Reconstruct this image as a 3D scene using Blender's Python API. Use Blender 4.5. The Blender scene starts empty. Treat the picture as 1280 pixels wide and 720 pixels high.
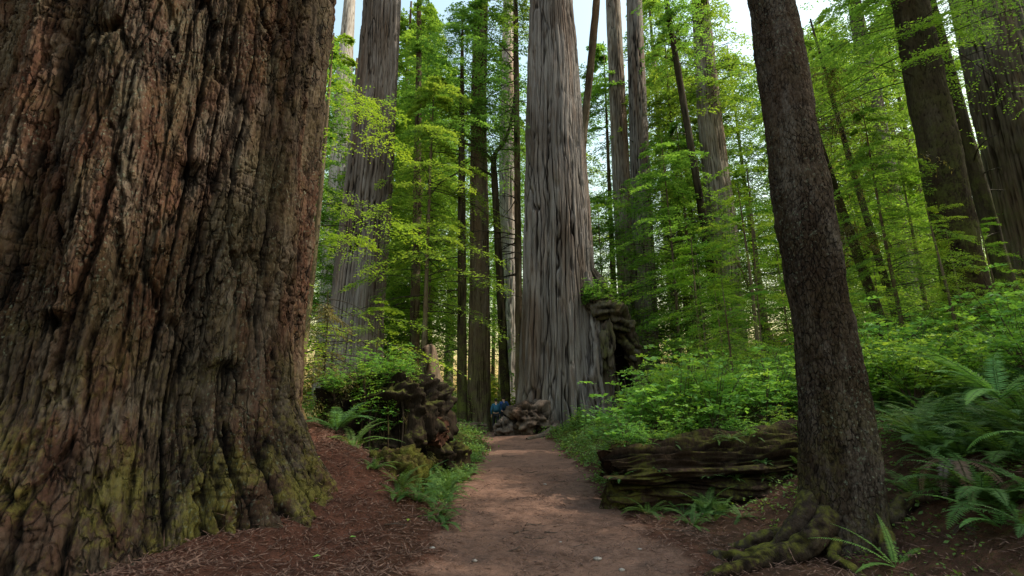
import bpy, math, random
import numpy as np
from mathutils import Vector

rng = np.random.default_rng(7)
random.seed(7)
scene = bpy.context.scene
COL = scene.collection
PI = math.pi

# ------------------------------------------------------------------ noise
def _hash(ix, iy, iz, seed):
    h = (ix.astype(np.uint32) * np.uint32(374761393)) ^ (iy.astype(np.uint32) * np.uint32(668265263)) \
        ^ (iz.astype(np.uint32) * np.uint32(2147483647 - 5)) ^ np.uint32((seed * 2654435761 + 97) & 0xffffffff)
    h = (h ^ (h >> np.uint32(13))) * np.uint32(1274126177)
    h = (h ^ (h >> np.uint32(16))) * np.uint32(2246822519)
    return h ^ (h >> np.uint32(15))

def noise3(x, y, z, seed=0):
    x, y, z = np.broadcast_arrays(np.asarray(x, np.float32), np.asarray(y, np.float32), np.asarray(z, np.float32))
    fx, fy, fz = np.floor(x), np.floor(y), np.floor(z)
    ix, iy, iz = fx.astype(np.int64), fy.astype(np.int64), fz.astype(np.int64)
    dx, dy, dz = x - fx, y - fy, z - fz
    s = lambda t: t * t * t * (t * (t * 6 - 15) + 10)
    u, v, w = s(dx), s(dy), s(dz)
    out = 0
    for a in (0, 1):
        wa = u if a else 1 - u
        for b in (0, 1):
            wb = v if b else 1 - v
            for c in (0, 1):
                wc = w if c else 1 - w
                h = _hash(ix + a, iy + b, iz + c, seed)
                g1 = (h & np.uint32(1023)).astype(np.float32) / 511.5 - 1
                g2 = ((h >> np.uint32(10)) & np.uint32(1023)).astype(np.float32) / 511.5 - 1
                g3 = ((h >> np.uint32(20)) & np.uint32(1023)).astype(np.float32) / 511.5 - 1
                out = out + wa * wb * wc * (g1 * (dx - a) + g2 * (dy - b) + g3 * (dz - c))
    return out * 1.3

def fbm(x, y, z, seed=0, octv=4, gain=.5):
    t, a, f = 0, 1., 1.
    for i in range(octv):
        t = t + a * noise3(x * f, y * f, z * f, seed + i * 17)
        a *= gain; f *= 2.03
    return t

def worley2(U, V, nu, seed):
    iu, iv = np.floor(U), np.floor(V)
    F1 = np.full(U.shape, 9., np.float32); F2 = F1.copy(); idv = np.zeros(U.shape, np.float32)
    zz = np.zeros(U.shape, np.int64)
    for di in (-1, 0, 1):
        for dj in (-1, 0, 1):
            ci, cj = iu + di, iv + dj
            h = _hash(np.mod(ci, nu).astype(np.int64), cj.astype(np.int64), zz, seed)
            jx = (h & np.uint32(1023)).astype(np.float32) / 1023
            jy = ((h >> np.uint32(10)) & np.uint32(1023)).astype(np.float32) / 1023
            d = np.hypot(ci + .1 + .8 * jx - U, cj + .1 + .8 * jy - V)
            m = d < F1
            F2 = np.where(m, F1, np.minimum(F2, d))
            idv = np.where(m, ((h >> np.uint32(20)) & np.uint32(1023)).astype(np.float32) / 1023, idv)
            F1 = np.where(m, d, F1)
    return F1, F2, idv

def sstep(a, b, x):
    t = np.clip((np.asarray(x, float) - a) / (b - a), 0, 1)
    return t * t * (3 - 2 * t)

# ------------------------------------------------------------------ the lie of the land
GX, GY, GR = -5.65, 7.0, 2.42          # the giant beside the path
CX, CY = 2.42, 25.0                    # the grey giant at the bend
def path_mask(x, y):
    """1 on the trodden path, 0 off it, soft in between"""
    x, y = np.asarray(x, float), np.asarray(y, float)
    wob = .30 * noise3(x * .0 + 3.3, y * .7, 0, 5) + .30 * noise3(x * 1.1, y * 1.5, 1, 6) + .16 * noise3(x * 2.5, y * 3.5, 4, 7)
    bend = np.interp(y, [-30, 20, 24, 28, 34, 44, 70], [0, 0, -.5, -1.6, -3.6, -6, -12])
    xl = -.95 + bend + wob; xr = np.interp(y, [-30, 5, 9, 19, 24, 27, 40], [2.0, 1.85, 1.75, 1.8, 1.9, 2.6, 2.2]) + bend + wob
    return sstep(-.3, .35, x - xl) * sstep(-.3, .35, xr - x)

def gh(x, y):
    x, y = np.asarray(x, float), np.asarray(y, float)
    pm = path_mask(x, y)
    r = np.hypot(x - GX, y - GY)
    mound = (.10 + .85 * sstep(4.9, 7.9, y)) * sstep(4.9, 2.8, r)
    left = .45 * sstep(-1.2, -3.2, x) * sstep(8, 11, y) + .05 * np.clip(-x - 6, 0, 40)
    bank_far = sstep(1.75, 3.1, x) * sstep(8.4, 9.3, y)
    bank_near = sstep(3.2, 6.6, x) * (1 - sstep(8.4, 9.3, y))
    fade = 1 - .85 * sstep(20, 24, y) * sstep(9, 6, x)
    hill = .21 * np.clip(x - 3.6 - 1.6 * sstep(14, 25, y), 0, 24)
    right = .72 * (bank_far + bank_near) * fade + hill
    far = .035 * np.clip(y - 45, 0, 120)
    croot = .35 * sstep(6, 2.5, np.hypot(x - CX, y - CY))
    rough = (.11 * fbm(x * .8, y * .8, 0, 11, 4) + .3 * fbm(x * .13, y * .13, 3, 12, 2)) * (1 - .8 * pm)
    dist = np.hypot(x, y)
    rough = rough * np.interp(dist, [0, 60, 200], [1, 1.5, 3])
    return mound + left + right + far + croot + rough + .03 * noise3(x * .9, y * .9, 2, 14) - .05 * pm

# ------------------------------------------------------------------ object helpers
def make_mesh(name, V, F, mats=(), attrs=None, fmat=None, smooth=False):
    V = np.asarray(V, np.float32).reshape(-1, 3)
    me = bpy.data.meshes.new(name)
    if isinstance(F, np.ndarray):
        F = F.astype(np.int32); n, k = F.shape
        me.vertices.add(len(V)); me.vertices.foreach_set('co', V.ravel())
        me.loops.add(n * k); me.loops.foreach_set('vertex_index', F.ravel())
        me.polygons.add(n); me.polygons.foreach_set('loop_start', np.arange(0, n * k, k, dtype=np.int32))
        me.update(calc_edges=True)
    else:
        me.from_pydata(V.tolist(), [], F); me.update()
    for m in mats: me.materials.append(m)
    if fmat is not None: me.polygons.foreach_set('material_index', np.asarray(fmat, np.int32))
    me.polygons.foreach_set('use_smooth', np.full(len(me.polygons), smooth))
    for k, a in (attrs or {}).items():
        at = me.attributes.new(k, 'FLOAT', 'POINT'); at.data.foreach_set('value', np.asarray(a, np.float32).ravel())
    me.update()
    return me

def put(name, me, parent=None, loc=(0, 0, 0), rz=0, s=1):
    o = bpy.data.objects.new(name, me); COL.objects.link(o)
    if parent: o.parent = parent
    o.location = loc; o.rotation_euler = (0, 0, rz)
    o.scale = (s, s, s) if np.isscalar(s) else s
    return o

def tag(o, label, cat, group=None):
    o['label'] = label; o['category'] = cat
    if group: o['group'] = group
    return o

def thing(name, label, cat, loc, rz=0, s=1, group=None):
    return tag(put(name, None, None, loc, rz, s), label, cat, group)

def copy_thing(src, loc, rz, s, label=None, tilt=None):
    r = src.copy(); COL.objects.link(r)
    r.location = loc; r.rotation_euler = (tilt[0], tilt[1], rz) if tilt else (0, 0, rz)
    r.scale = (s, s, s) if np.isscalar(s) else s
    if label: r['label'] = label
    for ch in list(src.children):
        c = ch.copy(); COL.objects.link(c); c.parent = r
    return r

def tube(pts, radii, n=8, close=True):
    """swept tube -> verts, quad/tri faces as list"""
    pts = np.asarray(pts, float); k = len(pts)
    T = np.gradient(pts, axis=0); T /= np.linalg.norm(T, axis=1)[:, None] + 1e-9
    up = np.array([0, 0, 1.]) if abs(T[:, 2]).mean() < .8 else np.array([1., 0, 0])
    A = np.cross(T, up); A /= np.linalg.norm(A, axis=1)[:, None] + 1e-9
    B = np.cross(T, A)
    th = np.arange(n) * 2 * PI / n
    V = pts[:, None] + (A[:, None] * np.cos(th)[None, :, None] + B[:, None] * np.sin(th)[None, :, None]) * np.asarray(radii)[:, None, None]
    V = V.reshape(-1, 3)
    i = np.arange(k - 1)[:, None] * n; j = np.arange(n)[None]; j2 = (j + 1) % n
    F = np.stack([i + j, i + j2, i + n + j2, i + n + j], -1).reshape(-1, 4)
    return V, F

class Bag:
    """collects tubes / quads into one quad mesh"""
    def __init__(s): s.V, s.F, s.A, s.M, s.n = [], [], [], [], 0
    def add(s, V, F, a=0., m=0):
        s.V.append(V); s.F.append(F + s.n); s.n += len(V)
        s.A.append(np.full(len(V), a) if np.isscalar(a) else a); s.M.append(np.full(len(F), m))
    def mesh(s, name, mats, smooth=True, key='tint'):
        M = np.concatenate(s.M)
        me = make_mesh(name, np.concatenate(s.V), np.concatenate(s.F), mats, {key: np.concatenate(s.A)}, M, smooth)
        return me

def blades(P, D, N, L, W, kite=.45, curl=0.):
    """many rhombus leaves -> V(4n,3), F(n,4). P base, D direction, N normal"""
    D = D / (np.linalg.norm(D, axis=-1, keepdims=True) + 1e-9)
    S = np.cross(D, N); S /= np.linalg.norm(S, axis=-1, keepdims=True) + 1e-9
    NN = np.cross(S, D)
    L = np.asarray(L)[..., None]; W = np.asarray(W)[..., None]
    mid = P + D * L * kite + NN * L * curl
    V = np.stack([P, mid - S * W, P + D * L, mid + S * W], axis=-2).reshape(-1, 3)
    n = len(V) // 4
    return V, np.arange(4 * n).reshape(n, 4)

# ------------------------------------------------------------------ materials
class NT:
    def __init__(s, name):
        s.m = bpy.data.materials.new(name); s.m.use_nodes = True
        s.t = s.m.node_tree; s.t.nodes.clear()
        s.out = s.n('ShaderNodeOutputMaterial')
        s.co = s.n('ShaderNodeTexCoord').outputs['Object']
    def n(s, typ, **kw):
        nd = s.t.nodes.new(typ)
        for k, v in kw.items(): setattr(nd, k, v)
        return nd
    def l(s, a, b): s.t.links.new(a, b)
    def noise(s, scale, detail=4, stretch=None, rough=.55, co=None):
        nd = s.n('ShaderNodeTexNoise'); nd.inputs['Scale'].default_value = scale
        nd.inputs['Detail'].default_value = detail; nd.inputs['Roughness'].default_value = rough
        c = co or s.co
        if stretch:
            mp = s.n('ShaderNodeMapping'); mp.inputs['Scale'].default_value = stretch; s.l(c, mp.inputs['Vector']); c = mp.outputs[0]
        s.l(c, nd.inputs['Vector'])
        return nd.outputs['Fac']
    def ramp(s, fac, a, b, lo=0., hi=1.):
        nd = s.n('ShaderNodeMapRange', interpolation_type='SMOOTHSTEP')
        nd.inputs['From Min'].default_value = a; nd.inputs['From Max'].default_value = b
        nd.inputs['To Min'].default_value = lo; nd.inputs['To Max'].default_value = hi
        s.l(fac, nd.inputs['Value']); return nd.outputs[0]
    def mix(s, fac, a, b, mode='MIX'):
        nd = s.n('ShaderNodeMix', data_type='RGBA', blend_type=mode)
        for inp, v in ((nd.inputs[0], fac), (nd.inputs[6], a), (nd.inputs[7], b)):
            if isinstance(v, tuple): inp.default_value = (*v, 1)
            elif isinstance(v, (int, float)): inp.default_value = v
            else: s.l(v, inp)
        return nd.outputs[2]
    def math(s, op, a, b=0.):
        nd = s.n('ShaderNodeMath', operation=op)
        for i, v in enumerate((a, b)):
            if isinstance(v, (int, float)): nd.inputs[i].default_value = v
            else: s.l(v, nd.inputs[i])
        return nd.outputs[0]
    def attr(s, name):
        nd = s.n('ShaderNodeAttribute'); nd.attribute_name = name; return nd.outputs['Fac']
    def sepz(s):
        nd = s.n('ShaderNodeSeparateXYZ'); s.l(s.n('ShaderNodeTexCoord').outputs['Object'], nd.inputs[0]); return nd.outputs
    def rand(s): return s.n('ShaderNodeObjectInfo').outputs['Random']
    def bump(s, h, strength, dist, prev=None):
        nd = s.n('ShaderNodeBump'); nd.inputs['Strength'].default_value = strength; nd.inputs['Distance'].default_value = dist
        s.l(h, nd.inputs['Height'])
        if prev is not None: s.l(prev, nd.inputs['Normal'])
        return nd.outputs[0]
    def surf(s, col, rough=.9, normal=None, spec=.15):
        b = s.n('ShaderNodeBsdfPrincipled')
        if isinstance(col, tuple): b.inputs['Base Color'].default_value = (*col, 1)
        else: s.l(col, b.inputs['Base Color'])
        if isinstance(rough, (int, float)): b.inputs['Roughness'].default_value = rough
        else: s.l(rough, b.inputs['Roughness'])
        b.inputs['Specular IOR Level'].default_value = spec
        if normal is not None: s.l(normal, b.inputs['Normal'])
        s.l(b.outputs[0], s.out.inputs[0]); return s.m

def bark_mat(name, c1, c2, c3, moss=(.075, .08, .014), moss_lo=0., moss_hi=3., moss_amt=.5, cav_dark=.12, lichen=.0, bump=.6, fine=22, st=.16, up=0., crack=0.):
    t = NT(name); cav = t.attr('cav')
    ofs = t.n('ShaderNodeCombineXYZ'); rr = t.math('MULTIPLY', t.rand(), 40.)
    for k in range(3): t.l(rr, ofs.inputs[k])
    va = t.n('ShaderNodeVectorMath', operation='ADD'); raw = t.co; t.l(raw, va.inputs[0]); t.l(ofs.outputs[0], va.inputs[1]); t.co = va.outputs[0]
    n1 = t.noise(1.1, 5, (1, 1, .25)); n2 = t.noise(4.5, 5, (1, 1, .18)); n3 = t.noise(fine, 6, (1, 1, st)); n4 = t.noise(70, 4, (1, 1, .3))
    c = t.mix(t.ramp(n1, .35, .65), c1, c2)
    c = t.mix(t.ramp(n2, .45, .7), c, c3)
    c = t.mix(t.ramp(n3, .3, .72, 0, .6), c, t.mix(1., c, (.35, .33, .32), 'MULTIPLY'))
    c = t.mix(t.ramp(n4, .45, .8, 0, .35), c, t.mix(1., c, (1.7, 1.6, 1.5), 'MULTIPLY'))
    if crack:
        dst = t.n('ShaderNodeMix', data_type='VECTOR'); dst.inputs[0].default_value = .10
        nz = t.n('ShaderNodeTexNoise'); nz.inputs['Scale'].default_value = 5; nz.inputs['Detail'].default_value = 5; t.l(t.co, nz.inputs['Vector'])
        t.l(t.co, dst.inputs[4]); t.l(nz.outputs['Color'], dst.inputs[5])
        mp = t.n('ShaderNodeMapping'); mp.inputs['Scale'].default_value = (1, 1, .30); t.l(dst.outputs[1], mp.inputs['Vector'])
        vo = t.n('ShaderNodeTexVoronoi', feature='DISTANCE_TO_EDGE'); vo.inputs['Scale'].default_value = crack; t.l(mp.outputs[0], vo.inputs['Vector'])
        ck = t.ramp(vo.outputs['Distance'], .0, .09)
        amt = t.ramp(t.noise(1.6, 3), .36, .6)
        c = t.mix(t.math('MULTIPLY', t.math('SUBTRACT', 1., ck), t.math('MULTIPLY', amt, .8)), c, t.mix(1., c, (.16, .13, .11), 'MULTIPLY'))
    z = t.sepz()[2]
    c = t.mix(t.ramp(t.noise(.45, 4, (1, 1, .3)), .46, .64, 0, .8), c, t.mix(1., c, (.50, .43, .37), 'MULTIPLY'))
    c = t.mix(t.ramp(t.noise(.8, 5, (1, 1, .12)), .52, .66, 0, .5), c, t.mix(1., c, (1.25, .95, .75), 'MULTIPLY'))
    mm = t.math('MULTIPLY', t.ramp(z, moss_lo, moss_hi, 1, .12), t.ramp(t.math('ADD', t.math('MULTIPLY', t.noise(1.7, 5), .6), t.math('MULTIPLY', t.noise(16, 4), .4)), .44, .6, 0, moss_amt))
    if up:
        g = t.n('ShaderNodeNewGeometry'); sx = t.n('ShaderNodeSeparateXYZ'); t.l(g.outputs['Normal'], sx.inputs[0])
        mm = t.math('MULTIPLY', mm, t.ramp(t.math('ADD', sx.outputs[2], t.math('MULTIPLY', t.math('SUBTRACT', t.noise(9, 4), .5), 1.2)), up - .3, up + .3))
    c = t.mix(mm, c, t.mix(t.noise(60, 3), moss, tuple(v * 1.9 for v in moss)))
    if lichen:
        ln = t.math('MULTIPLY', t.ramp(t.noise(26, 5), .57, .68), t.ramp(t.noise(.7, 2), .42, .6))
        c = t.mix(t.math('MULTIPLY', ln, lichen), c, (.17, .20, .15))
    c = t.mix(t.ramp(cav, 0., .75, 1, 0), c, t.mix(1., c, (cav_dark, cav_dark * .85, cav_dark * .75), 'MULTIPLY'))  # darker with furrow depth: bark's own dark crevices plus painted occlusion
    b = t.bump(n2, bump * .5, .06); b = t.bump(n3, bump, .03, b); b = t.bump(n4, bump * .7, .012, b)
    if crack: b = t.bump(t.math('MULTIPLY', ck, amt), .9, .03, b)
    return t.surf(c, .92, b, .12)

def leaf_mat(name, ca, cb, cc, trans=.56, bright=(.16, .20, .012)):
    """ca dark, cb mid, cc light leaves; thin leaves let light through"""
    t = NT(name); tint = t.attr('tint')
    c = t.mix(t.ramp(tint, 0, .55), ca, cb); c = t.mix(t.ramp(tint, .5, 1.), c, cc)
    r = t.rand()
    c = t.mix(t.ramp(r, .25, 1, .0, .75), c, t.mix(1., c, (1.38, .98, .85), 'MULTIPLY')); c = t.mix(t.ramp(r, .45, .0, .0, .5), c, t.mix(1., c, (.66, .82, 1.25), 'MULTIPLY'))
    c = t.mix(.15, c, (.10, .10, .06))
    big = t.noise(.9, 2)
    c = t.mix(t.ramp(big, .35, .7, 0, .45), c, t.mix(1., c, (.6, .72, .75), 'MULTIPLY'))
    b = t.n('ShaderNodeBsdfPrincipled'); t.l(c, b.inputs['Base Color']); b.inputs['Roughness'].default_value = .55
    b.inputs['Specular IOR Level'].default_value = .25
    tr = t.n('ShaderNodeBsdfTranslucent'); t.l(t.mix(1., c, (1.85, 1.65, .85), 'MULTIPLY'), tr.inputs[0])
    mx = t.n('ShaderNodeMixShader'); mx.inputs[0].default_value = trans
    t.l(b.outputs[0], mx.inputs[1]); t.l(tr.outputs[0], mx.inputs[2]); t.l(mx.outputs[0], t.out.inputs[0])
    return t.m

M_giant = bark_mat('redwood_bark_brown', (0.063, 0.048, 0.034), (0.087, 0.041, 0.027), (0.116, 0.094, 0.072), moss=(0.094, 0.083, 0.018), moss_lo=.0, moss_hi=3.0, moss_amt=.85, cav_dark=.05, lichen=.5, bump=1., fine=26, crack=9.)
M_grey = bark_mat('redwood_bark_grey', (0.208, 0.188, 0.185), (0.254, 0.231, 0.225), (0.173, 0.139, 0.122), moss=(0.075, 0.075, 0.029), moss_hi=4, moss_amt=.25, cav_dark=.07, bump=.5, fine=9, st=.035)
M_grey_sunlit = bark_mat('redwood_bark_sunlit', (.46, .43, .41), (.56, .52, .49), (.36, .31, .28), moss=(.13, .13, .05), moss_hi=4, moss_amt=.2, cav_dark=.2, bump=.5, fine=9, st=.035)  # lighter copy of the grey bark, sunlight painted into its colour
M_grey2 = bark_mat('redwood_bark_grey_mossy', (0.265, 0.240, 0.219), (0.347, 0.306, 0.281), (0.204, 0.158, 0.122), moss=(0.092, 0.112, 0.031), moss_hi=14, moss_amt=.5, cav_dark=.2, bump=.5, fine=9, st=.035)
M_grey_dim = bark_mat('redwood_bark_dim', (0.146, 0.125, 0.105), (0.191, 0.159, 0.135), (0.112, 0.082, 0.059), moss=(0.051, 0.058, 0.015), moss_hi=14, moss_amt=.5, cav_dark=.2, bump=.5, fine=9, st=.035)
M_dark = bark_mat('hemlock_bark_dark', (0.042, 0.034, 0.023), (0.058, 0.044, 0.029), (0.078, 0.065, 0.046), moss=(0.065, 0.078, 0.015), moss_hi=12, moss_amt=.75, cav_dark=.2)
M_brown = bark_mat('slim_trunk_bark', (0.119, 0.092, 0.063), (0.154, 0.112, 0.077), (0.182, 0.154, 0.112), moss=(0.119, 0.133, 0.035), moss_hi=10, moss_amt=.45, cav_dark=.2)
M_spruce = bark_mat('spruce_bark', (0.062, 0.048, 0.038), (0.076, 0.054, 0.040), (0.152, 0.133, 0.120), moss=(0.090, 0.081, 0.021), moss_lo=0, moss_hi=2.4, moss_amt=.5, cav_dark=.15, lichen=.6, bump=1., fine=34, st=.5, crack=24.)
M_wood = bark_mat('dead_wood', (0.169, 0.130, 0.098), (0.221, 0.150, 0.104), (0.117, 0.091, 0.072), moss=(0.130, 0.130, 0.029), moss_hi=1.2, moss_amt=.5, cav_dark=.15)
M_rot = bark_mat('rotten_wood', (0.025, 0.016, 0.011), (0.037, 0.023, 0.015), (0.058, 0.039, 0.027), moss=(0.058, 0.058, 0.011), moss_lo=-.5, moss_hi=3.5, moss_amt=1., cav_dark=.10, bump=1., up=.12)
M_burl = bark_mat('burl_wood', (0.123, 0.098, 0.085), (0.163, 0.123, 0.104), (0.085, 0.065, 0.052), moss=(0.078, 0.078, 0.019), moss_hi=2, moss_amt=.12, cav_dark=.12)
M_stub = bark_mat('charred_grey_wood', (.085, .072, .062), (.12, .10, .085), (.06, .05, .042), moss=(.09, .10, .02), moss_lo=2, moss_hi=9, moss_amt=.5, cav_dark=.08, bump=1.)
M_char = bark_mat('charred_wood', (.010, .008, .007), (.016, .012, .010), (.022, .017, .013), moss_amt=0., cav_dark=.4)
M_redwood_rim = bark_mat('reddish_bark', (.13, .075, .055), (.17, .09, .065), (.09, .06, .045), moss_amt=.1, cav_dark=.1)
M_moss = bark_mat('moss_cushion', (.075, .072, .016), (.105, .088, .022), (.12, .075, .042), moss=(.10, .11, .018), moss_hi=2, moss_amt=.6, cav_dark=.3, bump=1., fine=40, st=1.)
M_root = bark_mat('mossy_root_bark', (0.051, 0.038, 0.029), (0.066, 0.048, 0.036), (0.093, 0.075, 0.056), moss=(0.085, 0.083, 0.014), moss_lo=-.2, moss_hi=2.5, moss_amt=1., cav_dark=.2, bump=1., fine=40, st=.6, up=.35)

M_hem = leaf_mat('hemlock_needles', (0.059, 0.143, 0.040), (0.116, 0.260, 0.043), (0.193, 0.357, 0.050))
M_hem_bright = leaf_mat('young_hemlock_needles', (0.080, 0.195, 0.033), (0.142, 0.321, 0.037), (0.230, 0.414, 0.042), .5)
M_crown = leaf_mat('redwood_needles', (0.035, 0.074, 0.025), (0.060, 0.116, 0.028), (0.096, 0.158, 0.035), .35)
M_shrub = leaf_mat('huckleberry_leaves', (0.080, 0.206, 0.048), (0.151, 0.355, 0.061), (0.279, 0.524, 0.074), .42)
M_sunny = leaf_mat('sunny_maple_leaves', (0.120, 0.180, 0.024), (0.204, 0.264, 0.036), (0.312, 0.360, 0.048), .55)  # sunlit yellow glow put into the leaf colour itself
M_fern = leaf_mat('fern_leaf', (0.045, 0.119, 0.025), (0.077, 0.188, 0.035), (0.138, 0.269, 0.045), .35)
M_fern_lit = leaf_mat('lit_fern_leaf', (0.078, 0.195, 0.046), (0.130, 0.312, 0.058), (0.221, 0.429, 0.078), .35)  # brightened copy of the fern leaf, makes up for deep shade
M_fern_dead = leaf_mat('dead_fern_leaf', (.05, .028, .018), (.085, .05, .033), (.16, .11, .08), .2)
M_cover = leaf_mat('ground_cover_leaf', (0.056, 0.141, 0.033), (0.101, 0.225, 0.045), (0.169, 0.310, 0.061), .35)
M_hang = leaf_mat('hanging_moss', (0.088, 0.088, 0.028), (0.131, 0.131, 0.042), (0.193, 0.184, 0.070), .35)

def ground_mat():
    t = NT('forest_floor'); pm = t.attr('path'); lit = t.attr('litter'); ms = t.attr('green')
    n1 = t.noise(.9, 4); n2 = t.noise(6, 6); n3 = t.noise(38, 5); n4 = t.noise(120, 3)
    soil = t.mix(t.ramp(n1, .3, .7), (0.162, 0.091, 0.065), (0.207, 0.118, 0.086))
    soil = t.mix(t.ramp(n2, .40, .70, 0, .7), soil, (0.113, 0.062, 0.045))
    soil = t.mix(t.ramp(t.noise(2.3, 6), .5, .70, 0, .65), soil, (0.079, 0.049, 0.040))
    soil = t.mix(t.ramp(n3, .52, .70, 0, .65), soil, (0.056, 0.033, 0.026))
    soil = t.mix(t.ramp(n4, .58, .72, 0, .75), soil, (0.316, 0.222, 0.168))
    duff = t.mix(t.ramp(n2, .35, .65), (0.058, 0.025, 0.017), (0.098, 0.040, 0.026))
    duff = t.mix(t.ramp(n3, .45, .7, 0, .8), duff, (0.033, 0.016, 0.011))
    duff = t.mix(t.ramp(n4, .58, .72, 0, .6), duff, (0.197, 0.104, 0.074))
    hum = t.mix(t.ramp(n2, .4, .65), (0.032, 0.022, 0.014), (0.065, 0.043, 0.026))
    hum = t.mix(t.ramp(n3, .45, .7, 0, .7), hum, (0.051, 0.061, 0.014))
    c = t.mix(lit, hum, duff)
    c = t.mix(t.ramp(t.math('ADD', ms, t.math('MULTIPLY', t.math('SUBTRACT', n2, .5), 1.2)), .45, .7), c, t.mix(n3, (0.043, 0.058, 0.012), (0.102, 0.104, 0.023)))
    edge = t.math('ADD', pm, t.math('MULTIPLY', t.math('SUBTRACT', n2, .5), .9))
    c = t.mix(t.ramp(edge, .3, .7), c, soil)
    b = t.bump(n2, .5, .06); b = t.bump(n3, .8, .02, b); b = t.bump(n4, .6, .008, b)
    return t.surf(c, .95, b, .1)
M_ground = ground_mat()
def flat(name, c1, c2, scale=12, rough=.8, spec=.2, bump=.3):
    t = NT(name); n = t.noise(scale, 5)
    return t.surf(t.mix(t.ramp(n, .35, .65), c1, c2), rough, t.bump(n, bump, .02), spec)
M_litter = flat('needle_litter_brown', (.045, .024, .018), (.20, .115, .085), 30)
M_stick = flat('twig_bark', (.05, .034, .026), (.085, .06, .046), 20)
M_pebble = flat('pale_stone', (.20, .17, .15), (.34, .30, .27), 30)
M_redwood_cut = flat('red_heartwood', (.16, .065, .042), (.22, .10, .07), 6)
M_twigdark = flat('dead_branch_bark', (.030, .024, .018), (.055, .045, .03), 8)

# ------------------------------------------------------------------ ground and path
def axis(dense_lo, dense_hi, step, far_lo, far_hi, grow=1.13):
    a = list(np.arange(dense_lo, dense_hi + 1e-6, step)); d = step
    while a[-1] < far_hi: d *= grow; a.append(a[-1] + d)
    d = step
    while a[0] > far_lo: d *= grow; a.insert(0, a[0] - d)
    return np.array(a)
def build_ground():
    xs = axis(-7, 9, .07, -400, 400); ys = axis(3.5, 20, .07, -400, 500)
    X, Y = np.meshgrid(xs, ys); Z = gh(X, Y)
    pm = path_mask(X, Y)
    near = np.exp(-((np.hypot(X, Y) / 30) ** 2))
    Z += near * (.022 * fbm(X * 5, Y * 5, 0, 21, 3) + .012 * noise3(X * 17, Y * 17, 0, 22)) * (1 - .25 * pm) + near * .03 * pm * fbm(X * 1.6, Y * 1.1, 5, 23, 3)
    r = np.hypot(X - GX, Y - GY)
    lit = np.clip(sstep(6.2, 3.6, r) + .5 * (1 - sstep(3, 7, Y)), 0, 1)
    lit = np.maximum(lit, sstep(-.5, .3, pm) * .9)
    lit = np.maximum(lit, .8 * (1 - sstep(1.6, 4.4, X)) * (1 - sstep(7.5, 8.6, Y)))
    green = .75 * sstep(9.2, 11, Y) * sstep(.0, -.4, pm - .35) + .35 * sstep(2.2, 3.2, X) * sstep(7.6, 5, Y)
    green = green * (1 - sstep(4.8, 3.6, r))
    V = np.stack([X, Y, Z], -1).reshape(-1, 3)
    ny, nx = X.shape
    i = np.arange(ny - 1)[:, None] * nx; j = np.arange(nx - 1)[None]
    F = np.stack([i + j, i + j + 1, i + nx + j + 1, i + nx + j], -1).reshape(-1, 4)
    fm = pm.ravel()[F].mean(1) > .5
    for name, sel in (('ground', ~fm), ('path', fm)):
        f = F[sel]; u, inv = np.unique(f, return_inverse=True)
        me = make_mesh(name, V[u], inv.reshape(-1, 4), [M_ground], {'path': pm.ravel()[u], 'litter': lit.ravel()[u], 'green': green.ravel()[u]}, smooth=True)
        o = put(name, me); o['kind'] = 'structure'
build_ground()

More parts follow.
